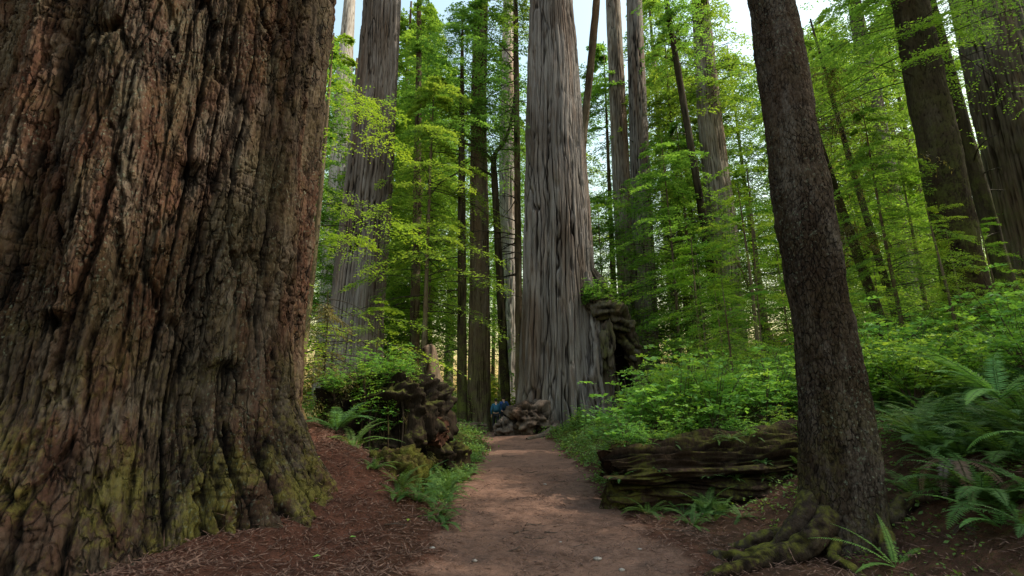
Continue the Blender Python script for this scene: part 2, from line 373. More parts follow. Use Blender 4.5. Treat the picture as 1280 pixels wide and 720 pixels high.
# ------------------------------------------------------------------ trunks
def bark(style, TH, Z, R, seed):
    """displacement (m) and cavity value on a cylinder of radius R"""
    circ = 2 * PI * R
    ct, st = np.cos(TH) * R, np.sin(TH) * R
    def W(cw, ch, warp, ws, s):
        nu = max(3, round(circ / cw))
        wu = warp * fbm(ct * ws, st * ws, Z * ws * .45, s + 3, 3)
        U = (TH / (2 * PI)) * nu + wu / cw; Vv = Z / ch + .5 * noise3(ct * 1.7, st * 1.7, Z * .8, s + 4)
        F1, F2, idv = worley2(U, Vv, nu, s)
        return F2 - F1, idv
    if style == 'plate':
        rag = .09 * fbm(ct * 9, st * 9, Z * 4, seed + 60, 4)
        e1, id1 = W(.27, 3.2, .13, .8, seed)
        e2, id2 = W(.15, .42, .09, 2.2, seed + 20)
        e3, id3 = W(.055, .11, .05, 5., seed + 40)
        e4, id4 = W(.10, .9, .07, 2.6, seed + 90)
        g1 = sstep(.0, .17, e1 + rag * 1.6); g2 = sstep(0, .10, e2 + rag); g3 = sstep(0, .2, e3); g4 = sstep(0, .2, e4 + rag)
        fib = fbm(ct * 11, st * 11, Z * 1.5, seed + 5, 4)
        fib2 = fbm(ct * 34, st * 34, Z * 9, seed + 6, 3)
        brk = sstep(-.15, .45, fbm(ct * 1.2, st * 1.2, Z * .5, seed + 8, 3))   # where the plates break into blocks
        deep = sstep(-.5, .5, fbm(ct * .9, st * .9, Z * .35, seed + 9, 2))
        rg = lambda f, g, sd: (1 - np.abs(fbm(ct * f, st * f, Z * g, sd, 3)) * 5).clip(0, 1) ** 2
        ra, rb, rc = rg(3.2, .42, seed + 70), rg(8, 1.3, seed + 71), rg(18, 4.5, seed + 72)
        hc = rg(2.2, 7., seed + 73) * sstep(.0, .35, fbm(ct * 1.6, st * 1.6, Z * .9, seed + 74, 2)); hd = rg(6, 15., seed + 75) * sstep(.0, .3, fbm(ct * 2.6, st * 2.6, Z * 1.9, seed + 76, 2))
        rid = .045 * ra + .022 * rb + .011 * rc + .022 * hc + .012 * hd
        d = -rid + .12 * fbm(ct * .8, st * .8, Z * .16, seed + 7, 3) + (.05 + .09 * deep) * (g1 - 1) + .04 * (id1 - .5) + .022 * (g4 - 1) + .022 * (id4 - .5) \
            + (.022 * (g2 - 1) + .034 * (id2 - .5)) * (.25 + .75 * brk) + (.010 * (g3 - 1) + .014 * (id3 - .5)) * (.3 + .7 * brk) + .024 * fib + .012 * fib2
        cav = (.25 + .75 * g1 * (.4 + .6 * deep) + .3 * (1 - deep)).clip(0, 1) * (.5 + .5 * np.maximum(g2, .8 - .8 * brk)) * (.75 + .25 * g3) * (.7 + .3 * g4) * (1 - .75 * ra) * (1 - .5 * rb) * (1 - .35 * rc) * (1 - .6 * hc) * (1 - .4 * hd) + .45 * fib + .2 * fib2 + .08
        return d, np.clip(cav, 0, 1)
    if style == 'strap':
        k = min(1., R / 2.)
        rag = .06 * fbm(ct * 5, st * 5, Z * .7, seed + 60, 3)
        e1, id1 = W(.26 * k + .03, 13., .34 * k, .22, seed)
        e2, id2 = W(.11 * k + .02, 3.6, .16 * k, .5, seed + 20)
        g1 = sstep(0, .26, e1 + rag); g2 = sstep(0, .25, e2 + rag)
        fib = fbm(ct * 9, st * 9, Z * .35, seed + 5, 4)
        sh = sstep(-.5, .4, fbm(ct * .8, st * .8, Z * .12, seed + 9, 3))
        d = k * (.15 * fbm(ct * .6, st * .6, Z * .08, seed + 7, 2) + (.08 + .12 * sh) * (g1 - 1) + .09 * (id1 - .5) + .035 * (g2 - 1) + .05 * (id2 - .5) + .06 * fib)
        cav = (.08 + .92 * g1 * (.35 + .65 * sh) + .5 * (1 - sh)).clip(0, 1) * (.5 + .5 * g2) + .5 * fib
        return d, np.clip(cav, 0, 1)
    if style == 'scale':
        rag = .25 * fbm(ct * 22, st * 22, Z * 14, seed + 61, 3); e1, id1 = W(.042, .075, .06, 4., seed)
        g1 = sstep(0, .35, e1 + rag)
        fib = fbm(ct * 12, st * 12, Z * 5, seed + 5, 4)
        d = .05 * fbm(ct * 1.5, st * 1.5, Z * .6, seed + 7, 3) + .007 * (g1 - 1) + .011 * (id1 - .5) + .016 * fib
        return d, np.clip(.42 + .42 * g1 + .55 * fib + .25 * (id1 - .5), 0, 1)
    fib = fbm(ct * 6, st * 6, Z * .8, seed + 5, 3)
    d = min(.06, R * .14) * fbm(ct * 3, st * 3, Z * .5, seed + 7, 3) + min(.03, R * .07) * fib
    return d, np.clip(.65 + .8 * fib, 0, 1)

def trunk_mesh(name, pts, nth, zs, style, seed, mat, base, face=None, half=1.6, back=.16, extra=None):
    """pts: (z, x, y, r) world; zs: heights of the rings; face: azimuth sampled most finely"""
    pts = np.array(pts, float)
    if face is None: th = np.arange(nth) * 2 * PI / nth
    else:
        nb = int(nth * back); nf = nth - nb
        th = face + np.concatenate([np.linspace(-half, half, nf, endpoint=False), np.linspace(half, 2 * PI - half, nb, endpoint=False)])
    zs = np.asarray(zs, float)
    def sm(col):
        v = np.interp(zs, pts[:, 0], pts[:, col]); return v
    x, y, r = sm(1), sm(2), sm(3)
    TH, Z = np.meshgrid(th, zs); Rm = float(np.median(r[: max(3, len(r) // 2)]))
    d, cav = bark(style, TH, Z, Rm, seed)
    R = r[:, None] + d * np.minimum(1, r[:, None] / Rm)
    if extra: R, cav = extra(TH, Z, R, cav)
    X = x[:, None] + R * np.cos(TH); Y = y[:, None] + R * np.sin(TH)
    V = np.stack([X - base[0], Y - base[1], Z - base[2]], -1).reshape(-1, 3)
    n, k = len(th), len(zs)
    i = np.arange(k - 1)[:, None] * n; j = np.arange(n)[None]; j2 = (j + 1) % n
    F = np.stack([i + j, i + j2, i + n + j2, i + n + j], -1).reshape(-1, 4)
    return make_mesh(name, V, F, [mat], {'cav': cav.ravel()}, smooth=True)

def zlev(a, b, step, top, grow=1.25):
    z = list(np.arange(a, b, step)); d = step
    while z[-1] < top: d = min(d * grow, 2.5); z.append(z[-1] + d)
    return np.array(z)

# ------------------------------------------------------------------ foliage
def spray_crown(seed, z0, z1, lens, nb, tw, lf, leaf, wid, elev=(5, 25), droop=.28, az=None, gapk=.55, twig=.42, jit=.55, hang=.0, wood_r=.02, trunkr=.0):
    """branches round a stem from z0 to z1 carrying flat sprays of small leaves; lens(t) length at relative height t"""
    r = np.random.default_rng(seed)
    t = np.sort(r.random(nb)) if nb > 1 else np.array([.5])
    h = z0 + (z1 - z0) * t
    A = r.random(nb) * 2 * PI if az is None else az[0] + (r.random(nb) - .5) * az[1]
    L = np.array([lens(v) for v in t]) * r.uniform(.4, 1.18, nb)
    E = np.radians(r.uniform(elev[0], elev[1], nb))
    D0 = np.stack([np.cos(A) * np.cos(E), np.sin(A) * np.cos(E), np.sin(E)], -1)
    base = np.stack([np.cos(A) * trunkr, np.sin(A) * trunkr, h], -1)
    side = np.stack([-np.sin(A), np.cos(A), np.zeros(nb)], -1)
    bend = r.normal(0, .12, nb)
    def pos(s):
        s = np.asarray(s)[..., None]
        return base[:, None] + L[:, None, None] * (s * D0[:, None] + bend[:, None, None] * s ** 2 * side[:, None] - np.array([0, 0, 1]) * (droop * s ** 2.2))
    s = np.linspace(.16, 1, tw)[None] + r.normal(0, .012, (nb, tw))
    Pm = pos(s); Tm = pos(s + .03) - Pm; Tm /= np.linalg.norm(Tm, axis=-1, keepdims=True)
    sg = np.where(np.arange(tw) % 2, 1., -1.)[None, :, None]
    ang = np.radians(r.uniform(42, 68, (nb, tw)))[..., None]
    up = np.array([0, 0, 1.])
    Dt = Tm * np.cos(ang) + side[:, None] * sg * np.sin(ang) + up * r.normal(0, .12, (nb, tw))[..., None] + up * .06
    Lt = L[:, None] * twig * (1.02 - s).clip(.06) ** .75 * r.uniform(.55, 1.15, (nb, tw)) + .06 * L[:, None]
    keep = r.random((nb, tw)) > gapk * (1 - .5 * s)**2
    q = np.linspace(.08, 1, lf)[None, None]
    Pq = Pm[:, :, None] + Dt[:, :, None] * (Lt[..., None] * q)[..., None] - up * (Lt[..., None] * (.18 + hang) * q ** 2)[..., None]
    Pq = Pq + r.normal(0, leaf * .18, Pq.shape)
    sg2 = np.where(np.arange(lf) % 2, 1., -1.)[None, None, :, None]
    nrm0 = np.cross(Dt, side[:, None] + .001); 
    perp = np.cross(np.broadcast_to(up, Dt.shape), Dt); perp /= np.linalg.norm(perp, axis=-1, keepdims=True) + 1e-6
    Dl = Dt[:, :, None] * .75 + perp[:, :, None] * sg2 * .75 + r.normal(0, .22, Pq.shape) - up * (.12 + hang)
    Nl = up + r.normal(0, jit * .6, Pq.shape)
    ll = leaf * r.uniform(.6, 1.3, Pq.shape[:-1]); ww = wid * r.uniform(.7, 1.3, Pq.shape[:-1])
    k = np.broadcast_to(keep[..., None], Pq.shape[:-1])
    k = k & (r.random(k.shape) > .08)
    V, F = blades(Pq[k], Dl[k], Nl[k], ll[k], ww[k])
    tint = (.25 + .35 * r.random((nb, 1, 1)) + .3 * s[..., None] * r.random((nb, tw, 1)) + .15 * q + r.normal(0, .12, Pq.shape[:-1]))[k]
    bag = Bag(); bag.add(V, F, np.repeat(np.clip(tint, 0, 1), 4), 0)
    ss = np.linspace(0, .98, 6)
    PB = pos(np.broadcast_to(ss, (nb, 6)))
    for b in range(nb):
        rad = wood_r * (.3 + L[b] / 3) * np.linspace(1, .2, 6)
        v, f = tube(PB[b], rad, 4); bag.add(v, f, 0., 1)
    return bag

def crown_mesh(name, mat, wood, **kw):
    return spray_crown(**kw).mesh(name, [mat, wood], smooth=False)

def cone(rad, pw=.8): return lambda t: rad * (1 - t) ** pw + .12 * rad
def oval(rad): return lambda t: rad * (.35 + .9 * math.sin(PI * (.12 + .85 * t)))

# ------------------------------------------------------------------ the giant redwood beside the path
def giant():
    face = math.atan2(-GY, -GX) + .12
    base = (GX, GY, -.2)
    zs = zlev(-.2, 9.2, .0145, 62)
    pts = [(-.3, GX, GY, 3.62), (0, GX, GY, 3.40), (.3, GX, GY, 3.16), (.9, GX, GY, 2.76), (1.6, GX, GY, 2.46), (2.6, GX, GY, 2.36), (5, GX, GY, 2.31), (9, GX - .05, GY, 2.30), (30, GX - .3, GY, 2.1), (62, GX - .3, GY, .35)]
    def extra(TH, Z, R, cav):
        fl = np.exp(-np.clip(Z, 0, 9) / 1.7)
        lob = .30 * np.cos(5 * TH + .8 + .3 * noise3(Z * .6, 0, 0, 3)) + .18 * np.cos(9 * TH + 2. + .3 * Z) + .06 * np.cos(17 * TH)
        big = .10 * np.cos(7 * TH + 1.1 + .12 * Z) + .07 * np.cos(13 * TH + .2 * Z)
        a = TH - face
        # long dark seams and a hollow with a lip
        seam = 0
        for a0, sl, w, dp in ((.12, .02, .035, .16), (-.62, .015, .07, .24), (.78, -.03, .04, .2), (-.28, -.01, .03, .10), (1.02, -.01, .05, .22), (.42, .03, .025, .10)):
            wv = np.exp(-((a - a0 - sl * (Z - 3) - .05 * noise3(Z * .7, a0 * 9, 0, 8)) / w) ** 2) * (.55 + .6 * noise3(Z * .5, a0 * 7, 2, 9)).clip(.1, 1)
            seam = seam + wv * dp; cav = cav * (1 - .75 * wv)
        kn = 0
        for a0, z0, w, hgt, dp in ((.02, 4.35, .05, .20, .07), (-.36, 2.4, .045, .10, .07), (.3, 2.0, .03, .10, .05)):
            g = np.exp(-(((a - a0) / w) ** 2 + ((Z - z0) / hgt) ** 2))
            lip = np.exp(-(((a - a0) / (w * 1.6)) ** 2 + ((Z - z0 - hgt * 1.25) / (hgt * .6)) ** 2))
            kn = kn + dp * lip - dp * g * .9; cav = cav * (1 - .85 * g)
        return R + lob * fl + big - seam + kn, cav
    root = thing('redwood_tree', 'enormous reddish brown redwood with deeply furrowed bark filling the side of the path', 'tree', base)
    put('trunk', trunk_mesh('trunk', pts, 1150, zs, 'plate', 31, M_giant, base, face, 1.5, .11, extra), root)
    return root
giant_root = giant()

# ------------------------------------------------------------------ the grey redwood at the bend, with its fire hollow
def grey_giant():
    base = (CX, CY, 0)
    zs = np.concatenate([np.arange(-.2, 8, .045), zlev(8, 29, .08, 68)])
    pts = [(-.3, CX, CY, 2.8), (.4, CX, CY, 2.42), (1.5, CX - .03, CY, 2.16), (3, CX - .05, CY, 2.02), (6, CX - .05, CY, 1.93), (10.4, CX, CY, 1.85), (15.2, CX + .03, CY, 1.68), (20.5, CX + .05, CY, 1.52), (26.2, CX, CY, 1.30), (45, CX, CY, 1.0), (68, CX, CY, .2)]
    face = -PI / 2 + .15
    def extra(TH, Z, R, cav):
        a = np.mod(TH + PI, 2 * PI) - PI
        fl = np.exp(-np.clip(Z, 0, 30) / 1.5)
        tw = TH + .10 * np.sin(Z * .55) + .06 * noise3(np.cos(TH) * 2, np.sin(TH) * 2, Z * .6, 81)
        R = R + (.34 * np.cos(6 * tw + .4) + .22 * np.cos(11 * tw + 1) + .10 * np.cos(23 * tw)) * np.exp(-np.clip(Z, 0, 30) / 2.4) + .10 * np.cos(5 * TH + .03 * Z)
        up = sstep(9.0, 4.0, Z)
        R = R + np.exp(-((a + .12) / .5) ** 2) * up * .75 + .10 * sstep(5, 0, Z) * np.cos(13 * TH + .5 * np.sin(Z))
        # second smaller slit near the middle of the base
        h2 = np.exp(-(((a + 1.32 - .05 * Z) / .05) ** 2)) * sstep(2.6, 1.2, Z)
        R = R - .45 * h2; cav = cav * (1 - .8 * h2)
        return R, cav
    root = thing('redwood_tree', 'tall pale grey redwood where the path bends, with a dark hollow in its base', 'tree', base)
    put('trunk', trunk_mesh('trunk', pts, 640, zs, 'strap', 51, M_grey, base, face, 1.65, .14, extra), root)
    def lump(name, c, rad, seed, mat, amp=.35, n=60, label=None):
        th, ph = np.meshgrid(np.arange(n) * 2 * PI / n, np.linspace(.02, PI - .02, n // 2 + 10))
        d = np.stack([np.cos(th) * np.sin(ph), np.sin(th) * np.sin(ph), np.cos(ph)], -1)
        f = fbm(d[..., 0] * 1.9 + seed, d[..., 1] * 1.9, d[..., 2] * 1.9, seed, 2)
        rid = 1 - np.abs(fbm(d[..., 0] * 4 + seed, d[..., 1] * 4, d[..., 2] * 4, seed + 5, 3)) * 2
        R = 1 + amp * .8 * f + .06 * (rid - .5) + .05 * fbm(d[..., 0] * 9 + seed, d[..., 1] * 9, d[..., 2] * 4, seed + 8, 4) - .09 * (1 - np.abs(fbm(d[..., 0] * 4 + seed, d[..., 1] * 4, d[..., 2] * 1.6, seed + 9, 3)) * 6).clip(0, 1)
        V = (d * R[..., None]) * np.array(rad) + np.array(c)
        k = len(ph)
        i = np.arange(k - 1)[:, None] * n; j = np.arange(n)[None]; j2 = (j + 1) % n
        F = np.stack([i + j, i + n + j, i + n + j2, i + j2], -1).reshape(-1, 4)
        o = put(name, make_mesh(name, V.reshape(-1, 3), F, [mat], {'cav': np.clip(.55 + 1.0 * f + .3 * (rid - .5), 0, 1).ravel()}, smooth=True), root)
        if label: o['label'] = label
        return o
    lump('burl', (-1.6, -2.0, .95), (1.05, .8, .78), 3, M_burl, .55, 110, 'knobbly grey burl at the foot of the trunk')
    lump('burl', (-2.75, -2.1, .5), (.5, .45, .45), 8, M_burl, .5, 60, 'small round burl beside the larger one')
    lump('burl', (2.2, -1.75, 4.35), (.36, .38, 1.15), 13, M_stub, .5, 70, 'long drooping burl hanging beside the hollow')
    # the hollow: a charred chamber open towards the path, framed by gnarled rims
    ph, zz = np.meshgrid(np.linspace(-.25, PI + .25, 70), np.linspace(0, 1, 70))
    sh = np.sqrt(np.clip(1 - np.clip((zz - .55) / .47, 0, 1) ** 2, 0, 1)) * .97 + .03
    nz = fbm(np.cos(ph) * 2.5, np.sin(ph) * 2.5, zz * 6, 75, 4)
    rx = (1.15 + .22 * nz) * sh; ry = (1.15 + .25 * nz) * sh
    V = np.stack([2.85 - .35 * zz ** 2 + rx * np.cos(ph), -.95 + ry * np.sin(ph), -.1 + 5.7 * zz], -1).reshape(-1, 3)
    ii = np.arange(69)[:, None] * 70; jj = np.arange(69)[None]
    F = np.stack([ii + jj, ii + 70 + jj, ii + 71 + jj, ii + jj + 1], -1).reshape(-1, 4)
    o = put('hollow', make_mesh('hollow', V, F, [M_char], {'cav': np.clip(.5 + nz, 0, 1).ravel()}, smooth=True), root); o['label'] = 'charred black hollow in the foot of the trunk'
    def rim(P, rad, seed, mat, label=None):
        P = np.array(P, float); q = np.linspace(0, len(P) - 1, 90); k = np.arange(len(P))
        C = np.stack([np.interp(q, k, P[:, m]) for m in range(3)], -1)
        for _ in range(6): C[1:-1] = (C[:-2] + C[1:-1] * 2 + C[2:]) / 4
        v, f = tube(C, np.interp(q, k, rad), 36)
        c0 = np.repeat(C, 36, 0); nn = (v - c0) / (np.linalg.norm(v - c0, axis=1)[:, None] + 1e-6); r0 = np.linalg.norm(v - c0, axis=1)
        an = np.tile(np.arange(36) * 2 * PI / 36, 90); zq = np.repeat(q, 36) * 1.4
        dd = fbm(np.cos(an + zq * .5) * 2.4, np.sin(an + zq * .5) * 2.4, zq * .8, seed, 4); lump_ = fbm(v[:, 0] * 1.6, v[:, 1] * 1.6, v[:, 2] * 1.6, seed + 1, 3)
        v = v + nn * (r0 * (.42 * dd + .5 * lump_))[:, None]
        o = put('rim', make_mesh('rim', v, f, [mat], {'cav': np.clip(.55 + 1.1 * dd, 0, 1)}, smooth=True), root)
        if label: o['label'] = label
    rim([(3.95, -.95, -.3), (4.0, -1.0, 1.2), (3.95, -1.0, 2.4), (3.8, -.95, 3.5), (3.55, -.9, 4.4), (3.1, -.8, 5.5), (2.4, -.5, 7.0), (1.8, -.3, 8.6)], [.42, .34, .30, .36, .45, .55, .42, .2], 41, M_stub, 'gnarled grey right rim of the hollow')
    rim([(4.1, -1.15, -.3), (4.05, -1.3, .8), (4.1, -1.25, 1.9), (3.95, -1.15, 2.7)], [.34, .27, .24, .12], 43, M_redwood_rim, 'reddish lower right rim of the hollow')
    rim([(1.55, -1.75, -.3), (1.65, -1.7, 1.4), (1.6, -1.65, 3.0), (1.75, -1.55, 4.6), (1.7, -1.2, 6.2), (1.4, -1.2, 8.2)], [.45, .32, .28, .30, .30, .15], 45, M_grey, 'grey left rim of the hollow')
    rim([(2.5, -1.35, -.2), (2.55, -1.2, .9), (2.75, -.9, 1.9), (2.8, -.6, 3)], [.30, .2, .15, .1], 47, M_stub)
    rim([(1.5, -1.4, 6.6), (2.1, -1.5, 6.3), (2.8, -1.3, 5.8), (3.4, -1.1, 5.2)], [.45, .6, .6, .4], 49, M_stub, 'mossy overhang above the hollow')
    for c, d, L, rr in (((3.5, -1.2, 4.55), (.62, -.35, -.22), .72, .12), ((3.45, -1.25, 4.2), (.66, -.35, -.22), .7, .13), ((3.4, -1.25, 3.85), (.5, -.45, -.2), .5, .11)):
        s = np.linspace(0, 1, 10)[:, None]
        v, f = tube(np.array(c) + np.array(d) * s * L + np.array([0, 0, -.12]) * s ** 2, rr * np.array([.9, 1.0, 1.1, 1., 1.05, 1.1, 1.0, .95, .7, .1]), 14)
        put('stub', make_mesh('stub', v, f, [M_stub], {'cav': np.full(len(v), .8)}, smooth=True), root)
    for az, L, r0, s in ((-1.9, 2.2, .3, 1), (-1.25, 1.9, .28, 2), (-2.5, 1.8, .25, 3), (-.9, 1.7, .25, 4)):
        q = np.linspace(0, 1, 9)
        px = np.cos(az + .15 * np.sin(3 * q + s)) * (2.0 + L * q); py = np.sin(az + .15 * np.sin(3 * q + s)) * (2.0 + L * q)
        zz = gh(px + CX, py + CY) + .14 * (1 - q) ** 2 * 2
        v, f = tube(np.stack([px, py, zz], -1), r0 * (1 - .75 * q), 9)
        put('root', make_mesh('root', v, f, [M_burl], {'cav': np.full(len(v), .7)}, smooth=True), root)
    return root
grey_root = grey_giant()
bpy.context.view_layer.update()

# ------------------------------------------------------------------ the other trunks one can tell apart
CROWN_HI = [crown_mesh('crown', M_crown, M_twigdark, seed=60 + i, z0=0, z1=24, lens=oval(4.6), nb=130, tw=15, lf=6, leaf=.34, wid=.10, elev=(-5, 25), droop=.3, gapk=.3, wood_r=.04) for i in range(2)]
HEM = [crown_mesh('crown', M_hem, M_twigdark, seed=70 + i, z0=1.0 if i % 2 else 2.2, z1=13 + i, lens=cone(5.4 + .3 * i, .5), nb=88, tw=36, lf=12, leaf=.15, wid=.034, elev=(-4, 20), droop=.36, wood_r=.012) for i in range(4)]
HEMN = [crown_mesh('crown', M_hem, M_twigdark, seed=176 + i, z0=1.5, z1=14, lens=cone(4.0, .65), nb=125, tw=36, lf=14, leaf=.10, wid=.022, elev=(-6, 18), droop=.4, wood_r=.012) for i in range(2)]
HEMU = [crown_mesh('crown', M_hem, M_twigdark, seed=186 + i, z0=6, z1=21, lens=cone(5.6, .5), nb=84, tw=36, lf=12, leaf=.16, wid=.036, elev=(-8, 16), droop=.4, wood_r=.014) for i in range(2)]
HANG = crown_mesh('crown', M_hang, M_twigdark, seed=190, z0=0, z1=7, lens=oval(1.9), nb=70, tw=18, lf=10, leaf=.10, wid=.014, elev=(-10, 25), droop=.5, hang=.7, wood_r=.012)
HEMT = [crown_mesh('crown', M_hem, M_twigdark, seed=76 + i, z0=4, z1=29, lens=cone(6.6, .5), nb=140, tw=34, lf=11, leaf=.22, wid=.05, elev=(-10, 16), droop=.4, wood_r=.016) for i in range(2)]
HEMB = [crown_mesh('crown', M_hem_bright, M_twigdark, seed=80 + i, z0=.9, z1=8 + 2 * i, lens=cone(4.2, .5), nb=50, tw=44, lf=14, leaf=.085, wid=.019, elev=(2, 20), droop=.3, wood_r=.009, jit=.45) for i in range(3)]
HIGH = [crown_mesh('crown', M_hem, M_twigdark, seed=90 + i, z0=0, z1=22, lens=cone(4.2, .6), nb=120, tw=20, lf=8, leaf=.24, wid=.06, elev=(-8, 18), droop=.4, wood_r=.025) for i in range(2)]

def dead_branches(root, seed, zlo, zhi, n, L, r0, az=None, curve=.25, trunk=lambda z: (0, 0)):
    r = np.random.default_rng(seed)
    for i in range(n):
        a = r.uniform(0, 2 * PI) if az is None else az + r.normal(0, .7)
        z = r.uniform(zlo, zhi); l = L * r.uniform(.45, 1.2); q = np.linspace(0, 1, 8)
        e = r.uniform(-.15, .4); w = r.normal(0, .25, 2)
        x0, y0 = trunk(z)
        P = np.stack([x0 + np.cos(a) * l * q + w[0] * l * .4 * np.sin(3 * q), y0 + np.sin(a) * l * q + w[1] * l * .4 * np.sin(2.6 * q), z + l * (e * q - curve * q ** 2)], -1)
        bag = Bag(); v, f = tube(P, r0 * np.linspace(1, .25, 8), 5); bag.add(v, f, .7)
        for k in range(r.integers(1, 5)):
            j = r.integers(3, 7); dd = np.array([r.normal(0, 1), r.normal(0, 1), r.normal(-.2, .5)]); dd /= np.linalg.norm(dd)
            qq = np.linspace(0, 1, 4)[:, None]
            v, f = tube(P[j] + dd * qq * l * r.uniform(.15, .4), r0 * .45 * np.linspace(1, .3, 4), 4); bag.add(v, f, .7)
        put('branch', bag.mesh('branch', [M_twigdark], key='cav'), root)

def tree(pts, style, mat, label, seed, nth=110, step=.12, crown=None, cz=0, cs=1, top=None, cat='tree', name='tree', dead=None):
    """pts: (z, x, y, r) up the trunk"""
    x0, y0 = pts[0][1], pts[0][2]; zg = float(gh(x0, y0)) - .35
    pts = [(zg - .2, x0, y0, pts[0][3])] + [p for p in pts if p[0] > zg]
    zt = top or pts[-1][0]
    base = (x0, y0, zg)
    vis = min(zt, max(8, 1.15 * y0 + 4))
    root = thing(name, label, cat, base)
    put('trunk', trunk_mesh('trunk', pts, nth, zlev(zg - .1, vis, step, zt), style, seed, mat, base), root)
    if crown is not None:
        tx = np.interp(cz, [p[0] for p in pts], [p[1] for p in pts]) - x0
        ty = np.interp(cz, [p[0] for p in pts], [p[2] for p in pts]) - y0
        put('crown', crown, root, (tx, ty, cz - zg), seed * 1.3, cs)
    if dead:
        P = np.array(pts)
        dead_branches(root, seed, *dead, trunk=lambda z: (np.interp(z + zg, P[:, 0], P[:, 1]) - x0, np.interp(z + zg, P[:, 0], P[:, 2]) - y0))
    return root


tree([(0, -8.95, 27, 2.1), (2, -8.9, 27, 1.75), (4, -8.87, 27, 1.62), (6.3, -8.85, 27, 1.5), (11, -8.8, 27, 1.42), (16.3, -8.7, 27, 1.33), (22, -8.68, 27, 1.28), (28.2, -8.8, 27, 1.2), (60, -8.8, 27, .3)],
     'strap', M_grey, 'stout grey redwood behind green sprays beside the enormous trunk', 201, 260, .06, name='redwood_tree', dead=(12, 30, 9, 1.1, .05))
tree([(0, 4.0, 27.6, .34), (10, 4.15, 27.6, .30), (16, 4.32, 27.5, .26), (18.5, 4.55, 27.4, .25), (21, 4.9, 27.3, .25), (23.2, 5.15, 27, .24), (28.2, 5.72, 27, .25), (42, 6.9, 27, .1)],
     'smooth', M_brown, 'thin leaning tree rising from behind the right shoulder of the big grey redwood', 203, 30, .25, name='slender_tree')
tree([(0, 8.8, 35, .95), (5.9, 8.73, 35, .76), (17, 8.64, 35, .70), (36, 8.85, 35, .62), (60, 8.9, 35, .2)],
     'strap', M_grey2, 'straight greenish grey trunk, nearer the big grey redwood of a tall pair', 205, 90, .12, name='redwood_tree', dead=(12, 36, 14, 1.6, .05))
tree([(0, 9.25, 33, .95), (5, 9.32, 33, .80), (16.3, 9.55, 33, .74), (34, 10.1, 33, .62), (60, 10.4, 33, .2)],
     'strap', M_grey, 'straight pinkish grey trunk, the farther right of a tall pair', 207, 90, .12, name='redwood_tree', dead=(10, 34, 14, 1.6, .05))
tree([(0, 13.5, 30, 1.25), (5.2, 13.6, 30, .98), (13.2, 13.95, 30, .88), (21, 13.9, 30, .79), (31, 14.15, 30, .60), (55, 14.3, 30, .2)],
     'strap', M_grey2, 'thick trunk, dark below and pale above, right of the tall pair', 209, 120, .1, HIGH[0], 21, .85, name='redwood_tree')
tree([(0, 11.5, 26, .26), (12.7, 11.0, 26, .22), (25.4, 10.15, 26, .18), (36, 9.6, 26, .06)],
     'smooth', M_dark, 'thin dark leaning trunk just left of the thick dark and pale trunk', 211, 24, .3, HIGH[1], 22, .62, name='slender_tree', dead=(3, 22, 10, 1.5, .03))
near_root = tree([(0, 3.80, 6, .50), (.35, 3.80, 6, .45), (.74, 3.84, 6, .415), (1.65, 3.9, 6, .385), (2.63, 3.91, 6, .355), (3.7, 3.92, 6, .345), (5.5, 3.9, 6, .325), (7.5, 3.89, 6, .305), (18, 4.0, 6, .22), (30, 4.0, 6, .06)],
     'scale', M_spruce, 'dark brown slightly tilted tree standing nearest on the right with mossy roots', 213, 300, .022, name='spruce_tree')
for i, (a, L, r0, h0) in enumerate(((PI + .05, 1.35, .12, .55), (PI + .5, 1.75, .12, .42), (PI - .45, 1.0, .10, .4), (-.5, .9, .10, .3), (-1.35, .55, .10, .22), (PI + .95, .8, .07, .22))):
    q = np.linspace(0, 1, 60); aa = a + .16 * np.sin(3.4 * q + i * 2) + .05 * np.sin(9 * q + i)
    d = .24 + L * q; px, py = np.cos(aa) * d, np.sin(aa) * d
    bz = near_root.location.z
    zz = np.maximum(gh(px + 3.8, py + 6) - bz + .10 - .12 * q ** 3, (h0 + .26) * (1 - q) ** 1.7) + .015 * np.sin(9 * q + i)
    rr = r0 * (1.25 - .8 * q) * (1 + .08 * np.sin(11 * q + i * 3) + .05 * np.sin(23 * q + i))
    v, f = tube(np.stack([px, py, zz], -1), rr, 22)
    c0 = np.repeat(np.stack([px, py, zz], -1), 22, 0); nn = (v - c0) / (np.linalg.norm(v - c0, axis=1)[:, None] + 1e-6)
    dd = fbm(v[:, 0] * 8, v[:, 1] * 8, v[:, 2] * 8, 5 + i, 4); v = v + nn * (.022 * dd)[:, None]
    put('root', make_mesh('root', v, f, [M_root], {'cav': np.clip(.6 + .9 * dd, 0, 1)}, smooth=True), near_root)

tree([(0, 13.3, 14, .72), (3, 13.5, 14, .60), (5.2, 13.62, 14, .55), (9.2, 13.78, 14, .54), (15.4, 13.95, 14, .50), (40, 14.2, 14, .2)],
     'scale', M_dark, 'broad dark mossy trunk on the slope right of the near tree', 215, 150, .06, HEMN[0], 10.5, .95, name='hemlock_tree')
tree([(0, 22.1, 19, 1.6), (8.3, 22.2, 19, 1.3), (14, 22.3, 19, 1.26), (20.3, 22.5, 19, 1.2), (60, 22.6, 19, .3)],
     'strap', M_grey_dim, 'very broad ribbed grey brown redwood at the far right border', 217, 200, .07, name='redwood_tree')
tree([(0, 17.05, 16, .30), (6, 16.97, 16, .25), (14.4, 16.78, 16, .22), (26, 16.7, 16, .08)],
     'smooth', M_dark, 'slim dark trunk between the dark mossy trunk and the broad ribbed redwood', 219, 30, .2, HEMN[1], 15, .6, name='slender_tree', dead=(4, 14, 8, 1.6, .04))
